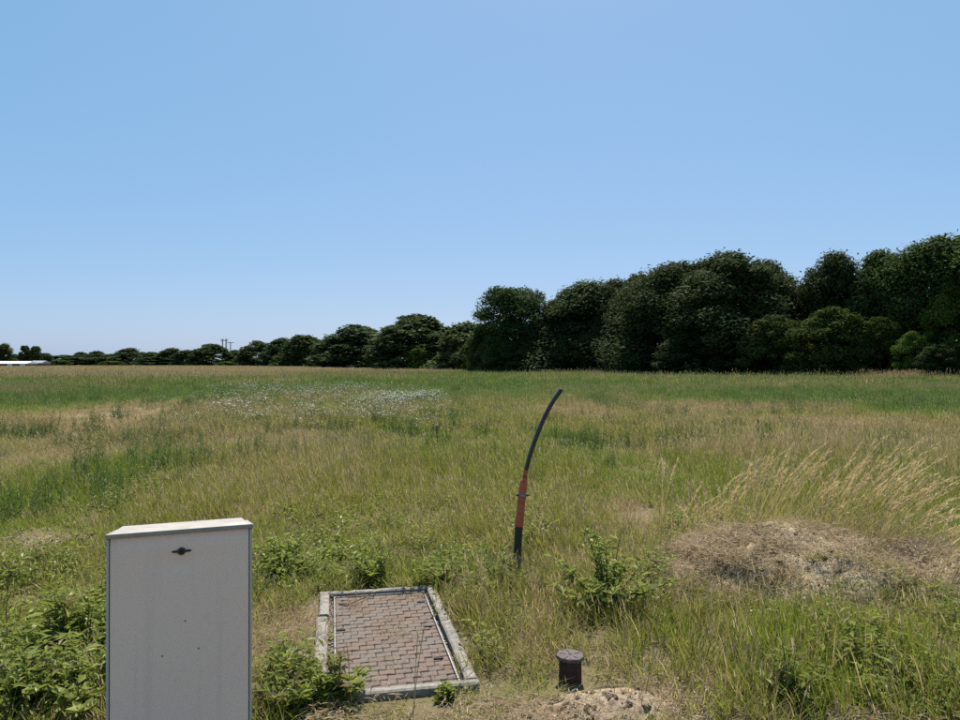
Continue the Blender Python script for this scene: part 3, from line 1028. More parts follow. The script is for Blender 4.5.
# ------------------------------------------------------------------ grey distribution cabinet
def make_cabinet():
    W, Dp, H = 0.46, 0.30, 1.037
    r = empty("utility_cabinet", (CAB[0], CAB[1], 0), R(21))
    tag(r, "plain grey distribution cabinet with pale cap and rusty lock", "cabinet")
    hb = H - 0.0175
    a, y0, y1, zb, zk = W / 2 - .004, .012, Dp - .004, -.12, hb - .052
    MB().add([(-a, y0, zb), (a, y0, zb), (a, y1, zb), (-a, y1, zb), (-a, y0, hb - .004), (a, y0, hb - .004), (a, y1, zk - .004), (-a, y1, zk - .004)],
             [(3, 2, 1, 0), (4, 5, 6, 7), (0, 1, 5, 4), (1, 2, 6, 5), (2, 3, 7, 6), (3, 0, 4, 7)]).build("shell", M['shell'], r, bevel=.003)
    # door surround, the black joint, then the door leaf (slightly bowed sheet)
    MB().box((0, .008, hb / 2 - 0.06), (W / 2 - .006, .006, hb / 2 + .055)).build("door_gasket", M['gap'], r)
    d = MB()
    nx, nz = 24, 40
    wd, zt, zb = W - .0212, hb - .001, 0.03
    vs, fs = [], []
    for j in range(nz + 1):
        for i in range(nx + 1):
            u = i / nx * 2 - 1
            z = zb + (zt - zb) * j / nz
            y = -.004 - .003 * (1 - u * u)
            # pressed dish below the lock and a rolled top edge
            y += .007 * math.exp(-(((u) / .33) ** 2 + ((z - (hb - .095)) / .010) ** 2))
            y += .005 * max(0, (z - (zt - .030)) / .030) ** 2
            vs.append((u * wd / 2, y, z))
    n1 = nx + 1
    for j in range(nz):
        for i in range(nx):
            a = j * n1 + i
            fs.append((a, a + 1, a + n1 + 1, a + n1))
    d.add(vs, fs, True)
    # returned edges of the sheet
    b = len(vs)
    ring = [j * n1 for j in range(nz + 1)]
    for side in (0, nx):
        q = [vs[j * n1 + side] for j in range(nz + 1)]
        back = [(p[0], .006, p[2]) for p in q]
        k = len(q)
        d.add(q + back, [(i, i + 1, k + i + 1, k + i) for i in range(k - 1)])
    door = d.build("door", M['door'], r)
    # side lips of the shell beside the door
    for s in (-1, 1):
        MB().box((s * (W / 2 - .0035), .003, hb / 2 - .06), (.0042, .010, hb / 2 + .058)).build("door_jamb", M['shell'], r, bevel=.0015)
    # lock: socket, key pin, two ears
    lz = hb - .060
    lk = MB()
    lk.tube([(0, -.006, lz), (0, -.013, lz)], [.0135, .0125], 18, True)
    lock = lk.build("lock", M['lock'], door)
    MB().tube([(0, -.013, lz), (0, -.0155, lz)], [.0045, .004], 10).build("key_pin", M['gap'], door)
    for s in (-1, 1):
        MB().tube([(s * .012, -.009, lz), (s * .024, -.0085, lz), (s * .031, -.007, lz)], [.0042, .004, .0022], 8).build("lock_ear", M['lock'], door)
    for x, z in ((.055, hb - .40), (-.06, hb - .41), (.012, hb - .30)):
        MB().tube([(x, -.0055, z), (x, -.0078, z)], [.003, .0026], 8).build("rust_spot", M['lock'], door)
    # cap: flange with a front lip and a raised top sloping to the back
    w2 = W / 2 + .004
    c = MB()
    f0, f1 = -.016, Dp + .006
    drop = .052
    zl, zt = H - .0165, H
    c.add([(-w2, f0, zl), (w2, f0, zl), (w2, f1, zl - drop), (-w2, f1, zl - drop), (-w2, f0, zt), (w2, f0, zt), (w2, f1, zt - drop), (-w2, f1, zt - drop)],
          [(3, 2, 1, 0), (4, 5, 6, 7), (0, 1, 5, 4), (1, 2, 6, 5), (2, 3, 7, 6), (3, 0, 4, 7)])
    cap = c.build("cap", M['cap'], r, bevel=.004)
    a, e = w2 - .014, w2 - .024
    t = MB()
    y0, y1 = f0 + .012, f1 - .012
    sl = lambda y, dz: zt - drop * (y - f0) / (f1 - f0) + dz
    t.add([(-a, y0, sl(y0, -.002)), (a, y0, sl(y0, -.002)), (a, y1, sl(y1, -.002)), (-a, y1, sl(y1, -.002)),
           (-e, y0 + .02, sl(y0 + .02, .007)), (e, y0 + .02, sl(y0 + .02, .007)), (e, y1 - .01, sl(y1 - .01, .012)), (-e, y1 - .01, sl(y1 - .01, .012))],
          [(4, 5, 6, 7), (0, 1, 5, 4), (1, 2, 6, 5), (2, 3, 7, 6), (3, 0, 4, 7)])
    t.build("cap_top", M['cap'], cap, bevel=.004)
make_cabinet()

# ------------------------------------------------------------------ cable pit with paved lid
def make_pit():
    r = empty("cable_pit", (PIT_C[0], PIT_C[1], 0), PIT_YAW)
    tag(r, "concrete framed cable pit with lid of reddish pavers", "cable pit")
    W, Ln, T, zt = 0.79, 1.585, .062, .046
    hx, hy = W / 2, Ln / 2
    def beam(x0, x1, y0, y1, top, seed, smooth=False):
        """rough concrete kerb piece with chipped edges"""
        rr = random.Random(seed)
        n = max(3, int(max(x1 - x0, y1 - y0) / .045))
        m = MB()
        along_y = (y1 - y0) > (x1 - x0)
        vs, fs = [], []
        for i in range(n + 1):
            t = i / n
            a, b = rr.uniform(-.0016, .0016), rr.uniform(-.0016, .0016)
            dz = rr.uniform(-.0012, .001) - (.006 if rr.random() < .07 else 0)
            if along_y:
                y = y0 + (y1 - y0) * t
                prof = [(x0 + a, -.12), (x0 + a, top - .008), (x0 + .010 + a, top + dz), (x1 - .010 + b, top + dz), (x1 + b, top - .008), (x1 + b, -.12)]
                vs += [(p[0], y, p[1]) for p in prof]
            else:
                x = x0 + (x1 - x0) * t
                prof = [(y0 + a, -.12), (y0 + a, top - .008), (y0 + .010 + a, top + dz), (y1 - .010 + b, top + dz), (y1 + b, top - .008), (y1 + b, -.12)]
                vs += [(x, p[0], p[1]) for p in prof]
        for i in range(n):
            for k in range(5):
                q = i * 6 + k
                fs.append((q, q + 1, q + 7, q + 6) if not along_y else (q, q + 6, q + 7, q + 1))
        fs.append(tuple(range(6)))
        fs.append(tuple(n * 6 + k for k in reversed(range(6))))
        m.add(vs, fs)
        m.build("concrete_kerb", M['concrete'], r)
    beam(-hx, hx, hy - T * .8, hy, zt, 1)
    beam(-hx + .002, hx - .002, -hy, -hy + T * .85, zt - .004, 2)
    beam(hx - T, hx - .001, -hy + T * .85 + .003, hy - T * .8 - .003, zt - .001, 3)
    beam(-hx + .001, -hx + T, -.02, hy - T * .8 - .004, zt + .001, 4)
    ysplit = hy - T * .8 - .41
    # the left kerb is broken in two
    for o in [q for q in r.children if q.name.startswith("concrete_kerb")][-1:]:
        bpy.data.objects.remove(o)
    beam(-hx + .001, -hx + T, ysplit, hy - T * .8 - .004, zt + .001, 4)
    beam(-hx - .012, -hx + T - .008, -hy + T * .85 + .004, ysplit - .028, zt - .003, 5)
    ix0, ix1 = -hx + T + .035, hx - T - .026
    iy0, iy1 = -hy + T * .85 + .012, hy - T * .8 - .012
    zl = .020
    MB().box((0, 0, -.06), (hx - .02, hy - .02, .063)).build("grit_bed", M['grit'], r)
    lid = MB().box(((ix0 + ix1) / 2, (iy0 + iy1) / 2, .000), ((ix1 - ix0) / 2, (iy1 - iy0) / 2, .006)).build("lid", M['grit'], r)
    # steel angle round the lid, and the two joints between its three covers
    rim = MB()
    rw = .0035
    for x in (ix0, ix1):
        rim.box((x, (iy0 + iy1) / 2, zl / 2), (rw, (iy1 - iy0) / 2 + rw, zl / 2 + .004))
    for y in (iy0, iy1):
        rim.box(((ix0 + ix1) / 2, y, zl / 2 - .0005), ((ix1 - ix0) / 2 - rw, rw, zl / 2 + .003))
    rim.build("steel_rim", M['steel'], lid)
    # pavers with stepped edges in running bond
    cols, rows = 7, 25
    pw = (ix1 - ix0 - .010) / cols
    ph = (iy1 - iy0 - .010) / rows
    def paver_mesh(k, half):
        rr = random.Random(100 + k)
        g = .0032
        w = (pw / 2 if half else pw) / 2 - .0012
        h = ph / 2 - g
        s = .0022
        j = lambda: rr.uniform(-.0012, .0012)
        ol = [(-w, -h - s), (0, -h - s), (0, -h + s), (w, -h + s), (w, h + s), (0, h + s), (0, h - s), (-w, h - s)]
        ol = [(x + j(), y + j()) for x, y in ol]
        n = len(ol)
        tz = .0
        vs = [(x, y, -.016) for x, y in ol] + [(x, y, tz - .003) for x, y in ol] + [(x * (1 - .0035 / w), y * (1 - .0035 / h), tz + rr.uniform(-.0012, .0012)) for x, y in ol]
        fs = []
        for q in range(2):
            for i in range(n):
                i2 = (i + 1) % n
                fs.append((q * n + i, q * n + i2, (q + 1) * n + i2, (q + 1) * n + i))
        fs.append(tuple(2 * n + i for i in range(n)))
        return MB().add(vs, fs).mesh("paver", M['paver'])
    full = [paver_mesh(k, False) for k in range(7)]
    halfm = [paver_mesh(20 + k, True) for k in range(3)]
    rr = random.Random(5)
    slots = {(1, 2), (0, 9), (0, 16), (cols - 1, 3), (cols - 1, 10), (cols - 1, 18)}
    for j in range(rows):
        y = iy0 + .005 + (j + .5) * ph
        odd = j % 2
        xs = [(ix0 + .005 + (i + .5) * pw, False) for i in range(cols)] if not odd else \
             [(ix0 + .005 + pw / 4, True)] + [(ix0 + .005 + (i + 1) * pw, False) for i in range(cols - 1)] + [(ix1 - .005 - pw / 4, True)]
        for x, hf in xs:
            o = link("paver", rr.choice(halfm if hf else full), lid, (x, y, zl - .004 + rr.uniform(-.002, .0018)))
            o.rotation_euler = (rr.uniform(-.02, .02), rr.uniform(-.015, .015), rr.uniform(-.012, .012))
    for fx, fy in ((.09, .90), (.06, .58), (.05, .30), (.93, .86), (.91, .55), (.90, .22)):
        x, y = ix0 + (ix1 - ix0) * fx, iy0 + (iy1 - iy0) * fy
        s = MB()
        s.box((x, y, zl - .001), (.026, .009, .0035))
        s.build("lifting_slot", M['gap'], lid, bevel=.002)
    # loose grit in the gap beside the lid
    g = MB()
    for k in range(300):
        if k < 130: x, y = rr.uniform(-hx + T, ix0 - .004), rr.uniform(iy0, iy1)
        elif k < 180: x, y = rr.uniform(ix1 + .004, ix1 + .02), rr.uniform(iy0, iy1)
        else: x, y = rr.uniform(ix0, ix1), rr.uniform(iy0, iy1)
        q = rr.uniform(.002, .0075) if k < 180 else rr.uniform(.0012, .003)
        z = .003 if k < 180 else zl - .001
        rot = Matrix.Rotation(rr.uniform(0, 3), 3, 'Z') @ Matrix.Rotation(rr.uniform(-.6, .6), 3, 'X')
        g.box((x, y, z + q * .6), (q, q * rr.uniform(.5, 1), q * .7), rot)
    tag(g.build("loose_grit", M['concrete'], r), kind="stuff")
make_pit()

def pit_pt(u, v):
    c, s = math.cos(PIT_YAW), math.sin(PIT_YAW)
    return PIT_C[0] + u * c - v * s, PIT_C[1] + u * s + v * c

# a fallen twig on the lid
def make_twig():
    x, y = pit_pt(-.12, .62)
    m = MB()
    m.tube([(0.12, .22, .028), (.04, .08, .022), (-.06, -.10, .018), (-.10, -.16, .022)], [.002, .003, .0035, .002], 6)
    m.tube([(-.06, -.10, .018), (-.04, -.17, .024)], [.0028, .0015], 6)
    m.tube([(.0, .01, .02), (.07, .02, .03)], [.0022, .0012], 6)
    o = m.build("dry_twig", M['drystem'], None, (x, y, .014))
    tag(o, "thin forked dead twig lying on the paved lid", "twig")
make_twig()

# ------------------------------------------------------------------ rusty valve post
def make_post():
    r = empty("valve_post", (STUB[0], STUB[1], 0))
    tag(r, "short rusty iron valve post with many-sided flat cap", "valve post")
    n = 24
    MB().tube([(0, 0, -.15), (0, 0, .03), (0, 0, .125)], [.058, .0575, .056], n, False).build("pipe", M['rust'], r)
    top = MB()
    k = 9
    rr = random.Random(3)
    rad = [.073 * rr.uniform(.95, 1.04) for _ in range(k)]
    rings = []
    for z, s in ((.122, .93), (.126, .99), (.138, 1.0), (.1425, .955)):
        rings.append([(math.cos(i / k * 6.2832 + .3) * rad[i] * s, math.sin(i / k * 6.2832 + .3) * rad[i] * s, z) for i in range(k)])
    vs = [p for q in rings for p in q]
    fs = [(j * k + i, j * k + (i + 1) % k, (j + 1) * k + (i + 1) % k, (j + 1) * k + i) for j in range(3) for i in range(k)]
    fs.append(tuple(reversed(range(k))))
    fs.append(tuple(3 * k + i for i in range(k)))
    top.add(vs, fs)
    cap = top.build("cap", M['rusttop'], r)
    h = MB()
    h.tube([(0, .004, .1418), (0, .004, .1436)], [.010, .009], 10)
    h.build("keyhole", M['gap'], cap)
    for a in (0.4, 1.7, 2.9, 4.1, 5.3):
        b = MB()
        rot = Matrix.Rotation(a, 3, 'Z')
        p = rot @ Vector((.040, 0, 0))
        b.box((p.x, p.y, .1428), (.017, .0025, .0022), rot)
        b.build("raised_rib", M['rusttop'], cap)
make_post()

# ------------------------------------------------------------------ bent cable duct
def make_duct():
    d = POLE[1]
    def P(px, py): return Vector((X_at(px, d) - POLE[0], 0, Z_at(py, d)))
    r = empty("bent_duct_pole", (POLE[0], POLE[1], 0))
    tag(r, "bent black plastic duct pole with red sleeve, upright in grass", "duct pole")
    def curve(pts, rad, sub=7):
        """Catmull-Rom through the points"""
        P_ = [pts[0] * 2 - pts[1]] + pts + [pts[-1] * 2 - pts[-2]]
        o, q = [], []
        for i in range(1, len(P_) - 2):
            for k in range(sub):
                t = k / sub
                a, b, c, e = P_[i - 1], P_[i], P_[i + 1], P_[i + 2]
                o.append(0.5 * (2 * b + (c - a) * t + (2 * a - 5 * b + 4 * c - e) * t * t + (3 * b - a - 3 * c + e) * t ** 3))
                q.append(rad[i - 1] * (1 - t) + rad[i] * t)
        o.append(pts[-1])
        q.append(rad[-1])
        return o, q
    lo = [P(516.2, 590), P(517, 560), P(519, 524)]
    lo[0].z = -.12
    p, q = curve(lo, [.031, .031, .030])
    MB().tube(p, q, 18).build("lower_pipe", M['rubber'], r)
    p, q = curve([P(519, 526), P(521.5, 500), P(523.6, 483), P(524.6, 478), P(526, 470)], [.0325, .0310, .0300, .0185, .0180])
    sl = MB().tube(p, q, 18).build("red_sleeve", M['red'], r)
    p, q = curve([P(525.6, 472), P(530, 455), P(537, 435), P(546, 414), P(554, 400), P(561.5, 389.5)], [.0165, .0175, .0172, .0168, .0162, .0160])
    up = MB().tube(p, q, 16, False)
    up.build("bent_pipe", M['hose'], r)
    # open end: rim and hollow
    e = p[-1]
    t = (p[-1] - p[-2]).normalized()
    MB().tube([e - t * .002, e + t * .0015, e + t * .0015, e - t * .06], [.016, .016, .0125, .0122], 16, False).build("pipe_end", M['hose'], r)
    # hose clamp with its screw housing
    a, b = P(522.6, 493), P(522.2, 496)
    cl = MB().tube([a, b], [.0335, .0335], 18, True, False).build("hose_clamp", M['steel'], r)
    c = (a + b) / 2
    for s in (-1, 1):
        MB().box((c.x + s * .040, c.y - .012, c.z), (.011, .008, .007)).build("clamp_screw", M['lock'], cl, bevel=.002)
    MB().box((c.x, c.y - .037, c.z), (.014, .006, .009)).build("clamp_lug", M['steel'], cl, bevel=.002)
make_duct()

# ------------------------------------------------------------------ single weeds worth their own name
def weed_bush(px, py, h, spread, label, seed, kind='weed', nst=16, d=None, L=.075, W=.034):
    global rng
    keep = rng
    rng = np.random.default_rng(seed)
    x, y = at(px, py) if d is None else (X_at(px, d), d)
    r = empty("leafy_weed", (x, y, float(gz(x, y))), seed)
    tag(r, label, "weed", "taller leafy weeds in the foreground")
    st = MB()
    p = Plant()
    for k in range(nst):
        a = rng.uniform(0, 6.283)
        q = rng.uniform(.1, 1.35) * spread
        hh = h * rng.uniform(.45, 1.15) * (1.05 - .3 * q / spread)
        pts = [Vector((math.cos(a) * .03, math.sin(a) * .03, -.03)), Vector((math.cos(a) * q * .45, math.sin(a) * q * .45, hh * .5)), Vector((math.cos(a) * q, math.sin(a) * q, hh))]
        st.tube(pts, [.005, .004, .0015], 5, False)
        n = 28
        t = rng.uniform(.12, 1.0, n) ** .8
        base = np.array([[*(pts[0].lerp(pts[1], min(1, u * 2)) if u < .5 else pts[1].lerp(pts[2], u * 2 - 1))] for u in t])
        a2 = rng.uniform(0, 6.283, n)
        up = np.stack([np.cos(a2), np.sin(a2), rng.uniform(-.2, .9, n)], 1)
        nr = np.stack([rng.uniform(-.4, .4, n), rng.uniform(-.4, .4, n), np.ones(n)], 1)
        s = 1.15 - .55 * t
        m = rng.uniform(.35, 1.3, n)
        p.leaves(base, nr, up, m * L * s, m * rng.uniform(.7, 1.1, n) * W * s, rng.uniform(0, 1, n), 1.0 if rng.random() < .08 else 0.0)
    st.build("stem", M['stem'], r)
    link("foliage", p.mesh("foliage", M[kind]), r)
    rng = keep
    return r

WEEDS = [
    (608, 612, .52, .36, "large bushy green weed between the duct pole and the soil mound", 11, 'weed', 30, .095, .042),
    (534, 548, .30, .20, "leafy green weed growing just right of the duct pole's foot", 12, 'weed', 16, .075, .04),
    (500, 590, .26, .22, "low leafy weed just left of the duct pole's foot", 13, 'weed', 14, .07, .035),
    (283, 575, .36, .26, "bright green leafy weed beside the cabinet's right edge", 14, 'weed', 22, .075, .038),
    (338, 700, .22, .13, "upright green weed covering the pit frame's near left corner", 15, 'weed', 14, .08, .034),
    (292, 712, .17, .15, "low leafy weed near the bottom between cabinet and pit", 16, 'weed', 16, .09, .03),
    (60, 660, .34, .20, "long-leaved green weed standing in dry stalks left of the cabinet", 17, 'weed', 12, .15, .034),
    (88, 655, .30, .22, "broad leafy weed pressed against the cabinet's left side", 18, 'weed', 16, .10, .036),
    (30, 705, .30, .25, "bright green weed clump in the bottom left corner", 19, 'weed', 20, .085, .05),
    (80, 715, .26, .22, "bright leafy weed at the bottom edge left of the cabinet", 20, 'weed', 18, .08, .05),
    (455, 590, .24, .22, "low leafy weed behind the pit's far right corner", 22, 'weed', 16, .07, .036),
    (372, 584, .26, .18, "leafy weed tuft behind the pit's far edge", 23, 'weed', 14, .08, .034),
    (790, 705, .30, .17, "dark green weed with small leaves in the tall grass bottom right", 24, 'weed', 14, .07, .024),
    (447, 700, .07, .08, "small leafy weed over the pit frame's front edge", 26, 'weed', 10, .055, .028),
]
for px, py, h, sp, lab, seed, kind, nst, L_, W_ in WEEDS:
    weed_bush(px, py, h, sp, lab, seed, kind, nst, None, L_, W_)

def dead_stalk(px, py, top, label, seed):
    x, y = at(px, py)
    rr = random.Random(seed)
    z1 = Z_at(top, y)
    m = MB()
    p = [Vector((rr.uniform(-.01, .01) * k, 0, z1 * k / 4)) for k in range(5)]
    p[0].z = -.05
    th = 1.0 if y > 9 else .45
    m.tube(p, [.006 * th, .0055 * th, .005 * th, .004 * th, .002 * th], 6)
    for k in range(9):
        t = rr.uniform(.45, 1)
        a = rr.uniform(0, 6.28)
        b = Vector((0, 0, z1 * t))
        q = rr.uniform(.02, .06) * (1 if y > 9 else .45)
        m.tube([b, b + Vector((math.cos(a) * q, math.sin(a) * q, q * 1.6))], [.0015 if y < 9 else .004, .003 if y < 9 else .007], 5)
    o = m.build("dead_stalk", M['drystem'], None, (x, y, float(gz(x, y))))
    tag(o, label, "weed stalk", "dead weed stalks standing above the grass")
dead_stalk(758, 446, 412, "dark dead weed stalk standing alone above the grass behind the plumes", 1)
dead_stalk(438, 452, 424, "dark dead weed stalk left of the duct pole among pale grass", 2)
dead_stalk(8, 660, 560, "thin dark stalk at the left edge beside the long-leaved weed", 3)
dead_stalk(722, 600, 560, "short dark stalk poking from the left end of the big mound", 4)

def grass_stalk(px, py, tops, label, seed):
    x, y = at(px, py)
    rr = random.Random(seed)
    m = MB()
    for tx, ty in tops:
        ex, ez = X_at(tx, y) - x, Z_at(ty, y)
        pts = [Vector((ex * (k / 6) ** 1.5, .05 * (k / 6) ** 2, -.03 + (ez + .03) * k / 6)) for k in range(7)]
        m.tube(pts, [.0022, .0021, .002, .0018, .0016, .0022, .0008], 5, False)
        for k in range(7):
            b = pts[4].lerp(pts[6], k / 7)
            a = rr.uniform(0, 6.28)
            m.tube([b, b + Vector((math.cos(a) * .008, math.sin(a) * .008, .022))], [.0016, .0006], 4, False)
    o = m.build("dry_grass_stalk", M['straw_stalk'], None, (x, y, float(gz(x, y))))
    tag(o, label, "grass stalk", "dry grass stalks around the pit")
M['straw_stalk'] = mat_simple("straw_stalk", (0.30, 0.22, 0.11), (0.42, 0.32, 0.17), 60, 0.8, 0.2, 0.1, 0.001)
grass_stalk(414, 708, [(425, 622), (417, 640)], "pair of thin dry grass stalks rising across the pit lid", 1)
grass_stalk(352, 706, [(345, 646)], "single dry grass stalk before the pit's near left corner", 2)
grass_stalk(432, 594, [(434, 574), (438, 582)], "short reddish dry stalk at the pit's far right corner", 3)

# ------------------------------------------------------------------ tall plume grass
def plume_clump(px, py, tops, label, seed):
    global rng
    keep = rng
    rng = np.random.default_rng(seed)
    x, y = at(px, py, .12)
    g0 = 0.10
    r = empty("plume_grass", (x, y, 0))
    tag(r, label, "plume grass", "tall pale plume grass leaning in the wind")
    st, hd = Plant(), Plant()
    for tx, ty in tops:
        n = 1
        for rep in range(7):
            ex = (X_at(tx, y) - x) * rng.uniform(.6, 1.15) + rng.normal() * .06
            ez = Z_at(ty, y) - g0 + rng.normal() * .05
            ey = rng.normal() * .18
            bx, by = rng.normal() * .07, rng.normal() * .10
            w = np.array([.0045])
            # arching stem as a chain of short blades
            K = 7
            pts = []
            for k in range(K + 1):
                t = k / K
                sx = bx + (ex - bx) * t ** 1.4
                sz = g0 - .06 + (ez + .06) * (1 - (1 - t) ** 1.22)
                pts.append(np.array([sx, by + (ey - by) * t, sz]))
            rn = rng.uniform(0, 1)
            side = np.array([.2, 1.0, 0]) / 1.02
            for pl, k0, k1, ww, kind in ((st, 0, K, .0046, 0.0),):
                V, Fc, T = [], [], []
                for k in range(k0, k1 + 1):
                    sd = np.array([1.0, .2, 0]) * ww * (1 - .5 * k / K)
                    V += [pts[k] - sd / 2, pts[k] + sd / 2]
                    T += [k / K, k / K]
                for k in range(k1 - k0):
                    Fc.append((pl.n + 2 * k, pl.n + 2 * k + 1, pl.n + 2 * k + 3, pl.n + 2 * k + 2))
                pl.v.append(np.array(V))
                pl.c.append(np.stack([np.full(len(V), rn), np.array(T), np.full(len(V), kind)], 1))
                pl.f += Fc
                pl.n += len(V)
            # feathery head over the last third
            m = 30
            tt = rng.uniform(.68, 1.02, m)
            pp = np.array([pts[min(K - 1, int(min(t, .999) * K))] * (1 - (min(t, .999) * K) % 1) + pts[min(K, int(min(t, .999) * K) + 1)] * ((min(t, .999) * K) % 1) for t in tt])
            dr = pts[-1] - pts[-3]
            dr = dr / np.linalg.norm(dr)
            up = dr[None, :] + rng.normal(size=(m, 3)) * .15
            hd.leaves(pp + rng.normal(size=(m, 3)) * .004, rng.normal(size=(m, 3)), up, rng.uniform(.03, .055, m), rng.uniform(.003, .0055, m), rng.uniform(0, 1, m), 1.0)
        # basal leaves
        n = 10
        h = rng.uniform(.25, .6, n)
        b = np.stack([rng.normal(size=n) * .09, rng.normal(size=n) * .12, np.full(n, g0 - .08)], 1)
        st.blades(b, rng.normal(size=n) * .5, rng.uniform(.1, .5, n) * h, h, rng.uniform(.003, .006, n), rng.uniform(.1, .4, n) * h, rng.uniform(0, 1, n), 0.0, 4)
    link("stem", st.mesh("stem", M['plume']), r)
    link("seed_head", hd.mesh("seed_head", M['plume']), r)
    rng = keep
PL = [
    (664, 545, [(668, 462)], "slender upright plume grass tuft left of the big soil mound"),
    (738, 548, [(776, 452), (768, 462), (752, 476)], "plume grass tuft at the mound's left end, leaning slightly right"),
    (762, 545, [(806, 448), (810, 453), (800, 470), (796, 480)], "dense bundle of plume grass rising over the mound's left half"),
    (800, 548, [(838, 470), (826, 486), (846, 492)], "sparse plume grass tuft above the middle of the mound"),
    (822, 548, [(884, 448), (880, 460), (868, 468), (872, 482)], "tall plume grass tuft arching right behind the mound's crest"),
    (850, 550, [(934, 446), (916, 456), (908, 472), (900, 486)], "tallest plume grass tuft, its heads nearest the right tree line"),
    (868, 548, [(934, 470), (958, 476), (930, 490), (912, 500)], "plume grass tuft bent far right over the mound's right half"),
    (884, 556, [(968, 492), (975, 506), (950, 512), (962, 522)], "low spreading plume grass tuft reaching over the right picture edge"),
    (720, 545, [(742, 478), (730, 492)], "thin plume grass tuft just left of the dense bundle"),
    (690, 540, [(700, 486), (712, 500), (682, 500)], "short loose plume grass tuft between the lone tuft and the mound"),
    (940, 585, [(985, 525), (1000, 540), (975, 552)], "low plume grass tuft on the mound's right end"),
]
for i, (px, py, tops, lab) in enumerate(PL):
    plume_clump(px, py, tops, lab, 300 + i)

# ------------------------------------------------------------------ trees
def make_crown(nleaf, leaf, seed, shape):
    """unit crown: about 1 wide (x, y) and 1 tall, foot at z = 0"""
    global rng
    keep = rng
    rng = np.random.default_rng(seed)
    # lumps on an envelope
    env = {'dome': lambda z: np.clip(1 - z ** 2.0, 0, 1) ** 0.5,
           'tall': lambda z: 0.62 + 0.38 * np.sin(np.clip(z, 0, 1) * 2.6 + .25) - 0.55 * np.clip(z - .55, 0, 1),
           'lumpy': lambda z: np.clip(1 - z ** 2.4, 0, 1) ** 0.5 * (.9 + .1 * np.sin(z * 9)),
           'bush': lambda z: np.sqrt(np.clip(1 - z ** 3, 0, 1)) * .95 + .05,
           'poplar': lambda z: 0.5 * np.sin(np.clip(z, 0, 1) * 2.9 + .12) + .3}[shape]
    nl = {'dome': 130, 'tall': 120, 'lumpy': 90, 'bush': 70, 'poplar': 90}[shape]
    z = rng.uniform(0.03, 1, nl) ** 0.8
    a = rng.uniform(0, 6.283, nl)
    off = .5 * env(z) * (0.80 + 0.2 * np.cos(a * 2 + rng.uniform(0, 6)) * (0.8 if shape == 'lumpy' else .3))
    rr = np.where(rng.uniform(0, 1, nl) < .78, rng.uniform(.80, 1.0, nl), rng.uniform(.1, .8, nl)) * off
    lr = (.05 + .085 * rng.uniform(0, 1, nl) ** 1.3) if shape != 'lumpy' else (.055 + .15 * rng.uniform(0, 1, nl) ** 1.6)
    cx, cy, cz = np.cos(a) * (rr - lr * .5), np.sin(a) * (rr - lr * .5), np.clip(z * .97 - lr * .45, .03, 1)
    which = rng.choice(nl, nleaf, p=lr ** 2 / np.sum(lr ** 2))
    d = rng.normal(size=(nleaf, 3))
    d /= np.linalg.norm(d, axis=1, keepdims=True)
    q = lr[which] * (rng.uniform(0, 1, nleaf) ** .35) * rng.uniform(.85, 1.12, nleaf)
    # ragged shoots
    sh = rng.uniform(0, 1, nleaf) < .12
    q = np.where(sh, q * rng.uniform(1.0, 1.24, nleaf), q)
    pos = np.stack([cx[which] + d[:, 0] * q, cy[which] + d[:, 1] * q, cz[which] + d[:, 2] * q * .85], 1)
    pos[:, 2] = np.where(pos[:, 2] < .01, rng.uniform(.01, .1, nleaf), pos[:, 2])
    nr = d * .7 + rng.normal(size=(nleaf, 3)) * .55 + np.array([0, 0, .45])
    nr /= np.linalg.norm(nr, axis=1, keepdims=True)
    p = Plant()
    lump_r = rng.uniform(0, 1, nl)
    rnd = np.clip(lump_r[which] * .6 + rng.uniform(0, .4, nleaf), 0, 1)
    p.quads(pos, nr, rng.uniform(.6, 1.3, nleaf) * leaf, rnd, 0.0)
    rng = keep
    A = np.concatenate(p.v)
    ex = np.percentile(np.abs(A[:, :2]), 97.5)
    zt = np.percentile(A[:, 2], 99.9)
    p.v = [q * np.array([.5 / ex, .5 / ex, 1 / zt]) for q in p.v]
    return p

CROWN = {}
for key, shape, n, leaf, seed in (('domeA', 'dome', 40000, .0118, 1), ('domeB', 'dome', 40000, .0118, 2), ('lumpA', 'lumpy', 38000, .0125, 3), ('lumpB', 'lumpy', 38000, .0125, 4),
                                  ('tallA', 'tall', 34000, .0120, 5), ('bushA', 'bush', 16000, .0165, 6), ('bushB', 'bush', 16000, .0165, 7),
                                  ('fdome', 'dome', 9000, .030, 8), ('flump', 'lumpy', 9000, .030, 9), ('fdomeB', 'dome', 9000, .030, 18), ('flumpB', 'lumpy', 9000, .030, 19), ('fbush', 'bush', 6000, .042, 10), ('poplar', 'poplar', 7000, .030, 11)):
    pl = make_crown(n, leaf, seed, shape)
    CROWN[key] = (pl.mesh("crown", M['tree']), None)
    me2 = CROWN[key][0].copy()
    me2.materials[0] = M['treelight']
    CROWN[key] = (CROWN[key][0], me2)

def trunk_mesh(seed):
    rr = random.Random(seed)
    m = MB()
    m.tube([(0, 0, -.02), (.01, 0, .2), (-.01, .01, .45), (.01, 0, .75)], [.028, .020, .014, .005], 8)
    for k in range(7):
        a = k / 7 * 6.283 + rr.uniform(-.3, .3)
        z = rr.uniform(.15, .55)
        q = rr.uniform(.2, .36)
        m.tube([(0, 0, z), (math.cos(a) * q * .5, math.sin(a) * q * .5, z + .13), (math.cos(a) * q, math.sin(a) * q, z + .3)], [.010, .007, .003], 6)
    return m.mesh("trunk", M['bark'])
TRUNK = [trunk_mesh(k) for k in range(3)]

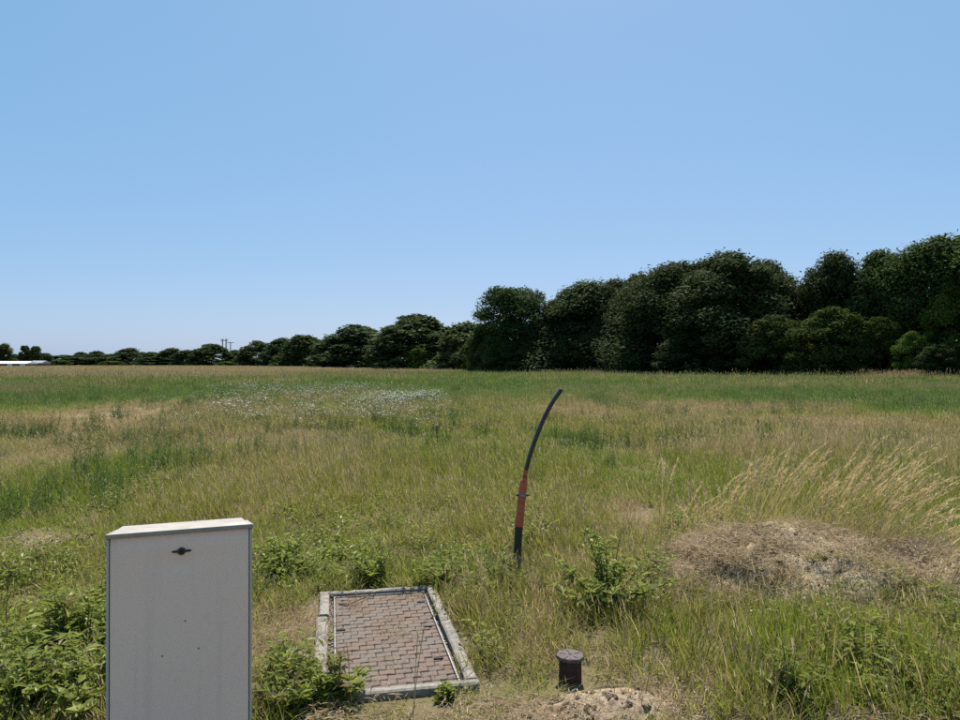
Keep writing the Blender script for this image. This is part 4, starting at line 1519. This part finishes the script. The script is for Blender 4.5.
def tree(px, d, top, wpx, key, label, name="broadleaf_tree", light=False, tint=(1, 1, 1), zb=0.0, cat="tree", group="trees of the field boundary", deep=1.0):
    if key in ('fdome', 'flump') and int(px) % 2: key += 'B'
    x = X_at(px, d)
    H = Z_at(top, d)
    W = wpx / F * d * (1.32 if cat == 'tree' and px > 50 else 1.0)
    r = empty(name, (x, d, float(gz(x, d)) if d < 400 else 0.0))
    tag(r, label, cat, group)
    h = abs(hash((px, int(d)))) % 1000
    t = link("trunk", TRUNK[h % 3], r)
    t.scale = (H * .6 if H < W else H * .7, H * .6 if H < W else H * .7, H * .82)
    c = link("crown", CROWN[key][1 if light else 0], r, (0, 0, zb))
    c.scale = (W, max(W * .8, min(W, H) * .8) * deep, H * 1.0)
    c.rotation_euler = (0, 0, ((px * 37) % 628) / 100.0)
    if abs(c.scale[0] - c.scale[1]) > .3 * W: c.rotation_euler = (0, 0, 0)
    v = 0.85 + ((px * 53) % 100) / 100.0 * .3
    c.color = (tint[0] * v, tint[1] * v, tint[2] * v, 1)
    return r

G1 = "trees of the near tree line"
G2 = "trees of the far hedgerow"
G3 = "shrubs along the tree line"
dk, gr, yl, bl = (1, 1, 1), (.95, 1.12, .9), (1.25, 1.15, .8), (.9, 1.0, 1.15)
TREES = [
    # near line, right to left
    (1010, 70, 212, 105, 'lumpA', "tall tree cut by the right picture edge, one leafy tip showing", (1.25, 1.4, 1.05), G1),
    (940, 74, 237, 82, 'lumpB', "tallest tree in view, standing at the right end of the tree line", (1.25, 1.4, 1.05), G1),
    (880, 79, 252, 68, 'domeB', "round-topped tree second from the right end of the near line", (1.2, 1.3, 1.05), G1),
    (834, 82, 253, 62, 'lumpA', "pointed tree just right of the notch in the near line", dk, G1),
    (800, 90, 288, 56, 'domeA', "lower tree filling the notch right of the great dome", dk, G1),
    (765, 87, 262, 80, 'domeB', "right shoulder of the great dark dome of trees", dk, G1),
    (728, 86, 253, 104, 'domeA', "great dark dome-shaped tree, broadest of the near line", dk, G1),
    (678, 93, 264, 84, 'lumpB', "dark tree merging with the left side of the great dome", dk, G1),
    (640, 103, 275, 72, 'domeB', "dark tree with ragged top two left of the great dome", dk, G1),
    (592, 112, 282, 84, 'lumpA', "flat-topped dark tree right of the feathery tree", dk, G1),
    (556, 116, 300, 60, 'domeA', "small dark tree tucked beside the feathery tree's right side", dk, G1),
    (702, 92, 262, 70, 'domeB', "dark tree closing the great dome's left slope", dk, G1),
    (660, 99, 271, 60, 'domeA', "dark tree between the ragged top and the dome's left slope", dk, G1),
    (616, 109, 280, 60, 'domeA', "dark tree between the flat top and the ragged top", dk, G1),
    (572, 115, 290, 56, 'lumpB', "dark tree sloping down to the feathery tree", dk, G1),
    (516, 120, 286, 66, 'tallA', "upright feathery tree standing clear at the near line's left end", gr, G1),
    (466, 168, 322, 52, 'flump', "middling tree just left of the feathery tree", dk, G1),
    (484, 150, 334, 40, 'fdome', "low tree behind the feathery tree's left foot", dk, G1),
    (415, 190, 315, 70, 'fdome', "big round dark tree, highest left of the feathery tree", dk, G2),
    (440, 182, 333, 42, 'flump', "lower dark tree on the big round tree's right flank", dk, G2),
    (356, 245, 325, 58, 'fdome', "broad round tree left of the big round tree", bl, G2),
    (378, 238, 340, 36, 'flump', "small tree between the two broad round trees", dk, G2),
    (329, 290, 338, 34, 'flump', "narrow tree left of the broad round tree", dk, G2),
    (305, 330, 335, 38, 'flump', "paler ragged tree in the middle of the far hedgerow", gr, G2),
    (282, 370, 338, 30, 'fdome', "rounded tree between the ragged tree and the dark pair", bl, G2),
    (258, 420, 341, 34, 'fdome', "dark rounded tree right of the gap under the pylon", dk, G2),
    (235, 470, 350, 26, 'fbush', "low green tree in the gap right of the pylon", gr, G2),
    (211, 465, 344, 34, 'fdome', "dark dome tree that hides the pylon's foot", dk, G2),
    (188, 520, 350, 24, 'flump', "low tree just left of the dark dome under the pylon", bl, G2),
    (172, 560, 348, 22, 'flump', "pale ragged tree in the left half of the hedgerow", yl, G2),
    (152, 590, 352, 24, 'fdome', "low dark tree right of the left dome tree", dk, G2),
    (130, 620, 348, 28, 'fdome', "dome tree standing highest in the hedgerow's left part", dk, G2),
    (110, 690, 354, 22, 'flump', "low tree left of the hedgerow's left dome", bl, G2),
    (97, 740, 351, 20, 'fdome', "right one of two small round trees far left", dk, G2),
    (81, 775, 352, 18, 'fdome', "left one of two small round trees far left", dk, G2),
    (62, 820, 355, 30, 'fbush', "long low dark tree right of the twin trees", dk, G2),
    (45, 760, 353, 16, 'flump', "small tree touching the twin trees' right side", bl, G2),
    (35, 640, 346, 12, 'poplar', "right one of the dark twin trees behind the sheds", dk, G2),
    (25, 640, 345.5, 11, 'poplar', "left one of the dark twin trees behind the sheds", dk, G2),
    (4, 700, 343.5, 20, 'flump', "pale olive tree above the white roof at the left edge", yl, G2),
    (-14, 700, 347, 24, 'fdome', "dark tree at the left picture edge behind the white roof", dk, G2),
    (14, 720, 354, 18, 'fbush', "low green tree between the pale tree and the twins", gr, G2),
]
for px, d, top, w, key, lab, tint, grp in TREES:
    tree(px, d, top, w, key, lab, tint=tint, group=grp)
SHRUBS = [
    (775, 78, 316, 68, 'bushA', "grey-green shrub under the notch in the tree line", True, (.85, .80, .85)),
    (834, 75, 308, 88, 'bushB', "broad green shrub mass right of the grey-green shrub", True, (.72, .80, .68)),
    (866, 79, 292, 60, 'bushA', "dark shrub behind the gap between the broad and yellowish shrubs", False, gr),
    (880, 73, 318, 60, 'bushA', "dark tangled shrub left of the small bright bush", True, (.6, .65, .55)),
    (913, 70, 332, 40, 'bushB', "small bright green bush low in front of the right trees", True, (1.0, 1.15, .9)),
    (912, 75, 300, 66, 'bushA', "yellowish shrub above the small bright bush", True, (1.1, 1.05, .7)),
    (956, 71, 280, 66, 'bushB', "tall mid-green shrub at the right picture edge", True, (1.0, 1.05, .8)),
    (940, 68, 345, 50, 'bushA', "low dark shrub at the foot of the tallest tree", False, dk),
    (700, 84, 330, 84, 'bushA', "black-shaded shrub at the great dome's left foot", False, dk),
    (745, 82, 335, 66, 'bushB', "black-shaded shrub at the great dome's right foot", False, dk),
    (640, 99, 330, 74, 'bushB', "shaded shrub below the ragged-topped dark tree", False, dk),
    (610, 106, 318, 60, 'bushB', "dark shrub filling the gap left of the ragged-topped tree", False, dk),
    (585, 108, 332, 70, 'bushA', "shaded shrub below the flat-topped dark tree", False, (1.2, 1.15, 1.1)),
    (540, 113, 340, 50, 'bushB', "shrub at the right foot of the feathery tree", False, (1.15, 1.1, 1)),
    (490, 124, 322, 44, 'bushB', "dark shrub filling under the feathery tree's left side", False, dk),
    (513, 117, 318, 54, 'bushB', "leafy shrub in the middle of the feathery tree's foot", False, gr),
    (505, 115, 340, 44, 'bushA', "shrub at the left foot of the feathery tree", False, (1.0, 1.1, .9)),
    (478, 140, 338, 30, 'fbush', "olive shrub left of the feathery tree's foot", True, (.8, .75, .6)),
    (420, 178, 346, 24, 'fbush', "light green shrub before the big round dark tree", True, (.9, 1, .7)),
    (444, 172, 354, 26, 'fbush', "low vivid green shrub right of the light green shrub", True, (.8, 1.1, .7)),
    (376, 232, 353, 18, 'fbush', "small olive shrub between the two round trees", True, (.8, .85, .6)),
    (334, 280, 354, 26, 'fbush', "dark shrub at the foot of the narrow tree", False, dk),
    (290, 340, 355, 40, 'fbush', "shaded shrub below the ragged pale tree", False, bl),
    (228, 440, 361.5, 22, 'fbush', "flat bright green bush under the pylon gap", True, (1, 1.15, .7)),
    (112, 560, 361, 26, 'fbush', "flat pale green bush before the left hedgerow", True, (1.1, 1.1, .7)),
    (60, 640, 360, 22, 'fbush', "low green bush right of the grey shed", True, (.7, .9, .6)),
    (165, 560, 356, 60, 'fbush', "long dark undergrowth shrub in the hedgerow's left half", False, bl),
    (85, 700, 357, 60, 'fbush', "long dark undergrowth shrub under the small round trees", False, bl),
]
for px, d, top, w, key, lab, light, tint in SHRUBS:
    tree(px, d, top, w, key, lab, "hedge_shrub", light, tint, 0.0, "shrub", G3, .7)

# pale tall grass fringe at the foot of the right trees
def fringe():
    x0, d0 = X_at(905, 68), 68
    n = 150
    x = X_at(900, 68) + rng.normal(size=n) * 2.2
    y = 67.5 + rng.normal(size=n) * .7
    pos = np.stack([x, y, gz(x, y)], 1)
    rot = np.stack([U(-.1, .1, n), U(-.1, .1, n), U(0, 6.283, n)], 1)
    sc = np.stack([U(.6, 1, n), U(.6, 1, n), U(1.6, 2.6, n)], 1)
    scatter("dry_grass_fringe", far_t[2:], M['grass'], pos, rng.integers(0, 2, n), rot, sc, "tall straw coloured grass at the foot of the right trees", {"dry": U(.8, 1, n), "hue": U(0, .4, n), "tone": U(.2, .9, n)})
fringe()

# ------------------------------------------------------------------ far sheds
def shed(px0, px1, d, ytop, ybase, roofmat, label, doors):
    x0, x1 = X_at(px0, d), X_at(px1, d)
    zt = Z_at(ytop, d)
    L = x1 - x0
    r = empty("low_shed", ((x0 + x1) / 2, d, 0))
    tag(r, label, "shed", "low sheds beyond the field")
    hw = zt * .62
    MB().box((0, 4, hw / 2), (L / 2 - .2, 4, hw / 2)).build("wall", M['wall'], r)
    m = MB()
    e = .4
    m.add([(-L / 2, -e, hw + .02), (L / 2, -e, hw + .02), (L / 2, 4, zt), (-L / 2, 4, zt), (L / 2, 8 + e, hw + .02), (-L / 2, 8 + e, hw + .02),
           (-L / 2, -e, hw - .12), (L / 2, -e, hw - .12), (L / 2, 8 + e, hw - .12), (-L / 2, 8 + e, hw - .12)],
          [(0, 1, 2, 3), (3, 2, 4, 5), (6, 7, 1, 0), (8, 9, 5, 4), (1, 7, 8, 4, 2), (0, 3, 5, 9, 6), (9, 8, 7, 6)])
    m.build("roof", roofmat, r)
    for a, b in doors:
        xa, xb = X_at(a, d) - r.location.x, X_at(b, d) - r.location.x
        MB().box(((xa + xb) / 2, -.04, hw * .48), ((xb - xa) / 2, .05, hw * .40)).build("door", M['roofwhite'], r)
shed(-30, 27.5, 360, 361.2, 366, M['roofwhite'], "long low shed with bright white roof at the left edge", ((7.5, 12.5), (20, 25.5), (-8, -3)))
shed(28.5, 42, 380, 360.6, 366, M['roofgrey'], "small grey-roofed shed right of the white-roofed one", ((30, 32),))

# ------------------------------------------------------------------ pylons
def pylon(px, d, top, legs, arms, label, half):
    r = empty("power_pylon", (X_at(px, d), d, 0))
    tag(r, label, "pylon", "power pylons on the horizon")
    H = Z_at(top, d)
    for s in legs:
        m = MB()
        for a, b in ((-1, -1), (1, -1), (1, 1), (-1, 1)):
            m.tube([(s + a * 1.1, b * 1.1, -1), (s + a * .6, b * .6, H)], [.42, .30], 5)
        n = 9
        for k in range(n):
            z0, z1 = H * k / n, H * (k + 1) / n
            q = 1 if k % 2 else -1
            m.tube([(s - q * .9, -.9, z0), (s + q * .9, -.9, z1)], [.2, .2], 4)
        m.build("lattice_mast", M['pylon'], r)
    for z, w in arms:
        MB().box((0, 0, H * z), (w, .6, .75)).build("crossarm", M['pylon'], r)
        for s in (-1, 1):
            MB().tube([(s * w * .9, 0, H * z), (s * w * .9, 0, H * z + 2.8)], [.35, .2], 5).build("insulator_peak", M['pylon'], r)
pylon(224.2, 1300, 338.8, (-3.0, 3.4), ((.94, 6.0),), "twin-masted grey pylon above the dark dome tree", 3)
pylon(230.5, 1700, 342.0, (0,), ((.97, 7.5),), "thin fainter pylon just right of the twin-masted one", 2)
